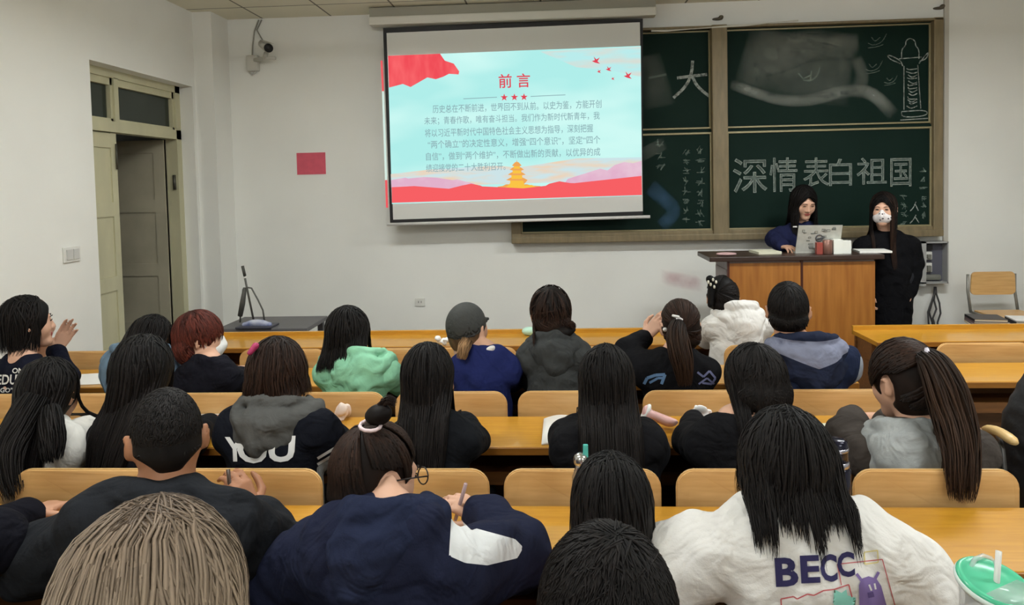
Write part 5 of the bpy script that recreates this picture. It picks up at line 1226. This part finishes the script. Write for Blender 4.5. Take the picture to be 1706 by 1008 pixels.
cp = SDF().ell(p.hh(0, -.012, .015), (.088, .108, .105), Rn, .02).ell(p.hh(0, -.012, .010), (.082, .102, .10), Rn, .004, True).ell(p.hh(0, .03, -.125), (.2, .2, .118), Rn, .006, True)
cp.cone(p.hh(-.04, .09, .012), p.hh(.04, .09, .012), .014, .014, .01).cone(p.hh(-.03, .13, .006), p.hh(.03, .13, .006), .008, .008, .02)
soft('cap', cp, .005, mat('cap_grey', (56, 58, 56), .8, var=.08, scale=30, bump=.2), p.o)
tube('cap_strap', [p.hh(.076, -.055, -.015), p.hh(.04, -.10, -.02), p.hh(-.04, -.10, -.02), p.hh(-.076, -.055, -.015)], .007, mat('strap_dark', (30, 30, 30), .6), p.o, 6)
p.tail(HC, [at(778, 566, 3.30), at(772, 580, 3.25), at(768, 600, 3.24)], .022, .026, 90, .005, .3)
p = Person('person in charcoal hoodie with messy low dark bun, taller than the second row', (917, 520), 3.42, 2, yaw=10, pitch=10, sh=(858, 990, 566))
ch_ = cloth('cloth_charcoal', (62, 64, 64)); p.top(ch_, 'hoodie', .026, fold=.009); p.hood(ch_, .12, .11, .045, .028, .05); p.shell(HD, .014); p.pulled(HD, (.02, -.09, -.07), 340, t=.022)
b_ = at(930, 556, 3.32); soft('hair_bun', SDF().ell(b_, (.045, .038, .034)).ell(b_+V(.03, 0, .012), (.028, .024, .02)).cone(b_+V(.04, 0, .0), at(955, 549, 3.33), .018, .01), .006, HD, p.o, fold=.003)
p.short(HD, 260, .10, .004, .022, drop=.6, lift=.004, low=-.5, front=.6)
p.tail(HD, [at(940, 545, 3.33), at(952, 538, 3.32), at(958, 548, 3.31)], .012, .012, 40, .004); p.long(HD, .12, 60, a=(-160, -90), t=.010, w=.005)
# black top with long ponytail, hand to the head
p = Person('person in black top with long brown ponytail, left hand held up to the head', (1133, 542), 3.38, 2, yaw=6, sh=(1046, 1205, 588), skin=skin_l, vox=.0065,
           arms={-1: (at(1048, 584, 3.42), at(1076, 562, 3.46), dict(d=at(1102, 530, 3.46)-at(1076, 562, 3.46), n=V(-.5, -.7, .4), side=-1, curl=.3))})
p.top(blackc_, 'sweatshirt', .022); p.shell(HD, .010); p.pulled(HD, (-.01, -.095, .0), 300, t=.015)
t0 = at(1130, 536, 3.275); p.ring(t0, .020, tie_w, (0, 1, .6), th=.005); p.tail(HP, [t0, at(1128, 552, 3.22), at(1131, 580, 3.18), at(1138, 612, 3.16), at(1142, 645, 3.16)], .024, .046, 200, .006)
soft('hair_clip', SDF().cone(at(1121, 526, 3.265), at(1130, 528, 3.265), .006, .007), .003, mat('clip_white', (230, 228, 224), .4), p.o); soft('hair_clip', SDF().ell(at(1108, 549, 3.30), (.011, .008, .010)), .003, MATS['clip_white'], p.o)
pb = mat('print_blue', (96, 130, 170), .8); pg_ = mat('print_grey_blue', (108, 112, 150), .8)
p.line([(1073, 640), (1078, 630), (1092, 625), (1108, 624), (1102, 640)], 5, pb, 3.2); p.line([(1082, 638), (1096, 630), (1104, 630)], 4, pb, 3.2)
p.line([(1162, 620), (1172, 628), (1182, 618), (1192, 630), (1186, 640), (1170, 638)], 3.5, pg_, 3.2); p.line([(1164, 640), (1178, 630), (1190, 640)], 3, pg_, 3.2)
p = Person('boy with short black hair in navy hooded jacket with grey hood lining', (1313, 515), 3.38, 2, yaw=-16, pitch=3, sh=(1252, 1440, 578), skin=skin_m, hs=1.06, puff=.012)
gm_ = pin([(1410, 700), (1428, 620), (1436, 596), (1460, 600), (1460, 700)], 3.25)
p.top(cloth('cloth_navy_grey', (34, 42, 66), (150, 156, 166)), 'jacket', .026, mask=gm_, fold=.009)
nz = p.NB.z; p.hood(cloth('cloth_hood_lined', (36, 42, 62), (128, 132, 152)), .14, .15, .07, .036, .07, mask=lambda P, N=p.NB: np.minimum((N.z+.052)-P[:, 2], P[:, 2]-(N.z-.055)-.35*np.abs(P[:, 0]-N.x)))
p.shell(HB, .012, nape=.05, ears=True, side=.95); p.short(HB, 1300, .05, .004, .013, lift=.003, low=-.35, drop=.35, ears=True, side=.95)
# ---- third row
p = Person('person in white shirt at the left edge with long dark hair parted over it', (82, 655), 2.52, 3, sh=(-10, 150, 708), pitch=10)
p.top(cloth('cloth_offwhite', (214, 212, 206), var=.03), 'shirt', .022); p.shell(HB, .016); p.long(HB, .27, 260, a=(-120, 120), t=.022, gather=.2, Lv=.25)
p.tail(HB, [at(60, 660, 2.42), at(34, 705, 2.36), at(14, 745, 2.31), at(14, 785, 2.27), at(26, 830, 2.23)], .045, .055, 190, .008, .35, 'hair_length'); p.tail(HB, [at(80, 680, 2.41), at(84, 720, 2.36), at(88, 772, 2.31)], .03, .045, 90, .008, .25, 'hair_length')
p = Person('person whose black hair spreads widest, beyond the crew-cut boy', (240, 618), 2.55, 3, sh=(150, 305, 690), pitch=6)
p.top(blackc_, 'sweatshirt', .02); p.shell(HB, .018); p.long(HB, .36, 380, a=(-130, 120), t=.026, drift=-.10, flare=1.3, tipx=-.12, w=.013)
p = Person('person in black jacket printed YOU with grey hood and dark brown bob', (463, 624), 2.55, 3, sh=(350, 570, 678), pitch=5, puff=.012, arms={1: (at(556, 744, 2.54), at(546, 770, 2.86))})
E_, W_ = p.arm[1][0], p.arm[1][1]
p.top(cloth('cloth_black_grey', (18, 20, 28), (150, 152, 152)), 'jacket', .024, mask=pinc([(526, 850), (528, 778), (575, 748), (640, 748), (640, 850)], 1/480), fold=.008)
p.shell(HD, .020); p.long(HD, .066, 300, a=(-140, 140), t=.030, flare=1.6, gather=-.15, Lv=.1)
hd_ = p.hood(cloth('cloth_dark_grey', (84, 84, 82)), .105, .135, .055, .032, .055, dx=-.01, hollow=False)
p.print('Y', (376, 769), (406, 728), wm, 2.3, name='letter', off=.03); p.print('O', (398, 772), (446, 728), wm, 2.3, name='letter', off=.03, lean=-.1); p.print('U', (446, 770), (488, 726), wm, 2.3, name='letter', off=.03, lean=.1)
for o in (0, 10): p.line([(529, 764+o), (572, 738+o)], 4.5, wm, 2.4, 'sleeve_stripe')
soft('hair_clip', SDF().cone(at(416, 588, 2.44), at(426, 576, 2.45), .009, .012), .004, mat('clip_pink', (170, 50, 96), .5), p.o)
p = Person('person with straight black hair and black top left of the open book', (713, 630), 2.55, 3, sh=(634, 810, 698), pitch=8)
p.top(cloth('cloth_black_ribbed', (20, 22, 26)), 'sweater', .02); p.shell(HB, .014); p.long(HB, .30, 280, a=(-125, 125), t=.020, gather=.25)
p = Person('person with very long straight black hair and black jacket right of the open book', (1010, 634), 2.55, 3, sh=(910, 1122, 706), pitch=6, puff=.01)
p.top(blackc_, 'jacket', .024); p.shell(HB, .016); p.long(HB, .36, 300, a=(-125, 125), t=.022, gather=.0, flare=1.15)
p = Person('person with short black hair in black top, right of the crumpled tissue', (1258, 635), 2.55, 3, yaw=14, pitch=18, sh=(1140, 1306, 702), skin=skin_l)
p.top(blackc_, 'sweatshirt', .022); p.shell(HB, .024); p.short(HB, 1100, .12, .005, .026, low=-.6, front=.6, drop=.6, lift=.004); p.long(HB, .13, 60, a=(-110, -55), t=.026)
p = Person('person with high dark ponytail in brown-grey jacket with light grey hood, at right', (1506, 632), 2.55, 3, yaw=24, pitch=10, sh=(1402, 1664, 716), skin=skin_l, hs=1.06, puff=.015, face=True)
p.top(cloth('cloth_taupe', (70, 64, 60)), 'jacket', .026, fold=.009); p.hood(cloth('cloth_light_grey', (164, 168, 168), var=.08), .15, .14, .07, .036, .05, dx=-.09); p.shell(HD, .016, brow=.0, ears=True); p.pulled(HD, (.05, -.085, .055), 420, t=.024, w=.010, ears=True)
t0 = at(1549, 594, 2.445); p.ring(t0, .022, mat('hair_tie_lilac', (206, 200, 212), .5), (.9, -.4, .4), th=.009)
p.tail(HP, [at(1540, 591, 2.46), at(1556, 604, 2.41), at(1574, 640, 2.37), at(1588, 690, 2.34), at(1598, 740, 2.29), at(1602, 790, 2.235), at(1601, 838, 2.225)], .026, .062, 300, .007, .35, wave=.006)
# ---- fourth row
def pen(name, a, b, r, m, label): return tag(tube(name, [a, a+(b-a)*.04, a+(b-a)*.12, b], [.0012, .0022, r, r], m, None, 10), label, 'pen')
hA = at(408, 832, 1.98)
p = Person('boy with crew cut in dark jacket, right hand holding a dark pen upright', (278, 726), 1.72, 4, sh=(98, 430, 822), yaw=31, pitch=12, skin=skin_d, hs=1.0, vox=.0065, puff=.018,
           arms={1: (at(474, 925, 1.86), at(422, 862, 1.98), dict(d=at(392, 802, 2.0)-at(422, 862, 1.98), n=V(.75, -.6, .2), side=1, curl=.55, sc=1.12, pinch=.1)), -1: (at(60, 940, 1.72), at(130, 880, 2.0), dict(d=V(.4, .8, .1), n=V(-.3, 0, 1), side=1, curl=.5))})
p.top(cloth('cloth_charcoal_black', (32, 34, 38)), 'jacket', .03, fold=.012, collar=.02); p.shell(HB, .009, nape=.035, side=.96, ears=True, cutz=-.045); p.short(HB, 2600, .022, .0026, .010, lift=.0015, low=-.08, front=.65, rough=.5, ears=True, side=.96, whorl=(.15, -.35, 1))
pen('pen', at(385, 835, 1.99), at(380, 782, 2.0), .0055, mat('pen_brown', (70, 50, 36), .4), 'dark brown pen held upright by the crew-cut boy')
p = Person('person with dark brown topknot and glasses in navy hooded jacket, writing', (626, 786), 1.72, 4, yaw=-50, pitch=14, sh=(496, 810, 856), shY=-.10, skin=skin_l, hs=.99, vox=.0065, puff=.022, drop={1: .06}, face=True,
           arms={1: (at(862, 925, 1.84), at(806, 864, 2.02), dict(d=at(764, 836, 2.03)-at(806, 864, 2.02), n=V(.3, -.5, .8), side=-1, curl=.6, pinch=.15)), -1: (at(470, 960, 1.74), at(560, 900, 2.0))})
wp = pinc([(752, 862), (766, 864), (786, 884), (792, 880), (858, 898), (872, 912), (862, 930), (812, 942), (775, 938), (748, 926)])
p.top(cloth('cloth_navy_white', (30, 34, 54), (222, 224, 224)), 'jacket', .032, mask=wp, fold=.011); p.hood(cloth('cloth_navy_hood', (34, 40, 62)), .13, .10, .06, .042, .05, dx=-.035); p.shell(HD, .009, brow=.0, ears=True, side=.95); p.pulled(HD, (-.0, -.05, .088), 520, t=.013, w=.009, ears=True, side=.95)
b_ = at(628, 694, 1.68); soft('hair_bun', SDF().ell(b_, (.030, .028, .022)).ell(b_+V(.012, 0, .012), (.022, .02, .016)), .005, HD, p.o, fold=.002); p.ring(at(617, 709, 1.665), .024, mat('hair_tie_pink', (222, 200, 202), .5), (.1, -.2, 1), th=.0045)
p.tail(HD, [b_, b_+V(.02, .0, .04), b_+V(.05, 0, .03)], .014, .012, 36, .003)
gl_ = mat('glasses_dark', (34, 26, 26), .3)
for sx in (-1, 1):
    tube('glasses', [p.hh(.034*sx+.024*math.cos(k*math.pi/8), .114, .0+.020*math.sin(k*math.pi/8)) for k in range(17)], .0018, gl_, p.o, 6); tube('glasses', [p.hh(.058*sx, .112, .006), p.hh(.080*sx, .05, .008), p.hh(.082*sx, .0, .002)], .0018, gl_, p.o, 6)
pen('pen', at(757, 872, 2.03), at(776, 806, 2.0), .0055, mat('pen_clear', (178, 150, 150), .25), 'translucent pinkish pen in the hand of the glasses wearer')
p = Person('person with smooth straight black hair and pale pink top in the middle, behind the bottle', (1019, 846), 1.70, 4, sh=(884, 1148, 985), pitch=10, arms={-1: (at(958, 1005, 1.72), at(990, 925, 1.95)), 1: (at(1082, 1005, 1.72), at(1056, 925, 1.95))})
pk_ = cloth('cloth_pale_pink', (222, 188, 184), var=.03); p.top(pk_, 'top', .02); p.shell(HB, .016); p.long(HB, .34, 340, a=(-135, 135), t=.022, gather=.0, flare=1.1, wave=.002, dens=4.5)
p = Person('person in white shirt printed BECC with ragged black shoulder-length hair', (1308, 780), 1.70, 4, sh=(1152, 1516, 852), pitch=6, roll=3, puff=.02, hs=1.04, vox=.0075, skin=skin_l,
           arms={-1: (at(1128, 945, 1.66), at(1235, 900, 2.0)), 1: (at(1522, 968, 1.66), at(1440, 900, 2.0))})
p.top(cloth('cloth_white_tee', (232, 230, 226), var=.02), 'shirt', .03, fold=.012, sl=1.12); p.shell(HB, .026); p.long(HB, .07, 420, a=(-135, 135), t=.030, flare=1.3, Lv=.5, gather=-.02, wave=.008, w=.010, dens=4.5, clump=.28)
iv = mat('print_indigo', (40, 36, 84), .8); rd = mat('print_red', (196, 96, 100), .8); yw = mat('print_yellow', (220, 206, 140), .8); tq = mat('print_teal', (140, 210, 196), .8); pu = mat('print_purple', (128, 108, 168), .8); pd_ = mat('print_deep_purple', (84, 66, 124), .8)
for ch, x0, x1, y0, y1 in (('B', 1293, 1331, 978, 930), ('E', 1335, 1367, 972, 926), ('C', 1368, 1396, 970, 924), ('C', 1396, 1425, 962, 920)): p.print(ch, (x0, y0), (x1, y1), iv, 1.5, name='letter', off=.035, rot=.05)
p.line([(1395, 940), (1470, 932), (1492, 1012)], 1.6, rd, 1.5); p.line([(1395, 940), (1402, 975)], 1.6, rd, 1.5)
p.line([(1302, 1012), (1301, 998), (1322, 994), (1328, 998), (1345, 990), (1356, 992), (1372, 984), (1390, 982), (1414, 974), (1424, 1012)], 2.2, rd, 1.5)
p.shape([(1388, 1005), (1396, 992), (1390, 982), (1402, 988), (1410, 982), (1412, 992), (1426, 996), (1416, 1000), (1424, 1012), (1392, 1012)], tq, 1.5); p.line([(1440, 920), (1462, 917), (1463, 937), (1441, 940), (1440, 920)], 2, yw, 1.5)
p.shape([(1432, 1012), (1431, 975), (1436, 964), (1447, 960), (1460, 964), (1468, 976), (1478, 1012)], pu, 1.5); p.line([(1436, 968), (1427, 956)], 5, pu, 1.5); p.line([(1458, 964), (1464, 953)], 5, pu, 1.5)
p.line([(1446, 992), (1456, 990)], 9, pd_, 1.5, gap=.004); p.line([(1448, 974), (1452, 984)], 3, wm, 1.5, gap=.004); p.line([(1457, 972), (1459, 982)], 3, wm, 1.5, gap=.004)
p = Person('person cropped by the lower left corner, only a dark sleeve showing by the notebook', (-105, 760), 1.72, 4, sh=(-260, 40, 850), arms={1: (at(28, 935, 1.78), at(-30, 880, 2.02))}, seatx=-2.03)
p.top(cloth('cloth_ink', (18, 18, 26)), 'sweatshirt', .028); p.shell(HB, .014); p.short(HB, 300, .05, .007, .015)
# ---- nearest row
p = Person('person with ash-blond hair and dark roots, nearest the camera at lower left', (257, 1024), .85, 5, pitch=4, yaw=4, seatx=-.48)
p.top(cloth('cloth_grey_knit', (120, 116, 112)), 'sweater', .02); p.shell(HBL, .033, brow=.0); p.long(HBL, .36, 900, a=(-140, 140), t=.034, flare=1.15, w=.0100, dens=6, wave=.003, part=-.01, thick=.10)
p = Person('person with short fuzzy black hair at bottom centre, in front of the pink top', (1012, 1030), .98, 5, pitch=10, seatx=.06)
p.top(blackc_, 'sweatshirt', .02); p.shell(HB, .018); p.short(HB, 4200, .055, .0022, .020, whorl=(.18, -.25, 1), lift=.004, low=-.6, front=.7, rough=.42)
# ---- presenters
p = Person('presenter with long wavy black hair in navy jacket, looking down at the laptop', (1339, 336), 5.82, None, yaw=186, pitch=22, byaw=180, sh=(1280, 1392, 376), shY=.06, stand=.15, skin=skin_l, vox=.006,
           arms={1: (at(1290, 398, 5.84), at(1303, 411, 5.68), dict(d=at(1320, 412, 5.56)-at(1303, 411, 5.68), n=V(0, -.2, 1), side=-1, curl=.4)), -1: (at(1385, 400, 5.84), at(1368, 412, 5.66), dict(d=V(-.3, -1, 0), n=V(0, -.2, 1), side=1))})
p.face(True); p.top(cloth('cloth_indigo', (30, 34, 64)), 'jacket', .03); p.shell(HB, .016, brow=.045, fw_=.078); p.long(HB, .25, 320, a=(-134, 134), t=.022, wave=.014, flare=1.3, gather=-.1)
for sg in (-1, 1): p.long(HB, .24, 70, a=(min(sg*96, sg*136), max(sg*96, sg*136)), t=.020, wave=.012, fy=(.45, .95), part=.03, gather=-.1)
tube('shirt_trim', [at(1321, 378, 5.66), at(1328, 378, 5.65)], .006, white_c, p.o)
p = Person('presenter in long black coat and patterned face mask standing right of the lectern', (1472, 347), 5.70, None, yaw=150, pitch=4, byaw=170, sh=(1424, 1531, 392), shY=.05, stand=.15, skin=skin_l, vox=.006,
           arms={-1: (at(1522, 440, 5.72), at(1517, 488, 5.66), dict(d=V(-.25, 0, -1), n=V(1, -.2, 0), side=1, curl=.35)), 1: (at(1434, 440, 5.72), at(1440, 484, 5.62), dict(d=V(.2, -.2, -1), n=V(-1, -.2, 0), side=-1))})
p.face(); p.top(cloth('cloth_coat_black', (14, 14, 17)), 'coat', .03, long_=.42); p.shell(HB, .016, brow=.03, fw_=.076); p.long(HD, .42, 340, a=(-142, 118), t=.020, gather=.1)
for sg in (-1, 1): p.long(HB, .20, 70, a=(min(sg*96, sg*140), max(sg*96, sg*140)), t=.019, fy=(.45, .95), part=-.02)
fm = mat('mask_floral', (232, 226, 226), .7); nt = fm.node_tree; vo = nt.nodes.new('ShaderNodeTexVoronoi'); vo.inputs['Scale'].default_value = 45; rp = nt.nodes.new('ShaderNodeValToRGB'); tc = nt.nodes.new('ShaderNodeTexCoord')
rp.color_ramp.elements[0].color = lin((52, 40, 46)); rp.color_ramp.elements[1].color = lin((232, 226, 226)); rp.color_ramp.elements[0].position = .22; rp.color_ramp.elements[1].position = .36
nt.links.new(tc.outputs['Object'], vo.inputs['Vector']); nt.links.new(vo.outputs['Distance'], rp.inputs[0]); nt.links.new(rp.outputs[0], nt.nodes['Principled BSDF'].inputs['Base Color'])
p.mask(fm)
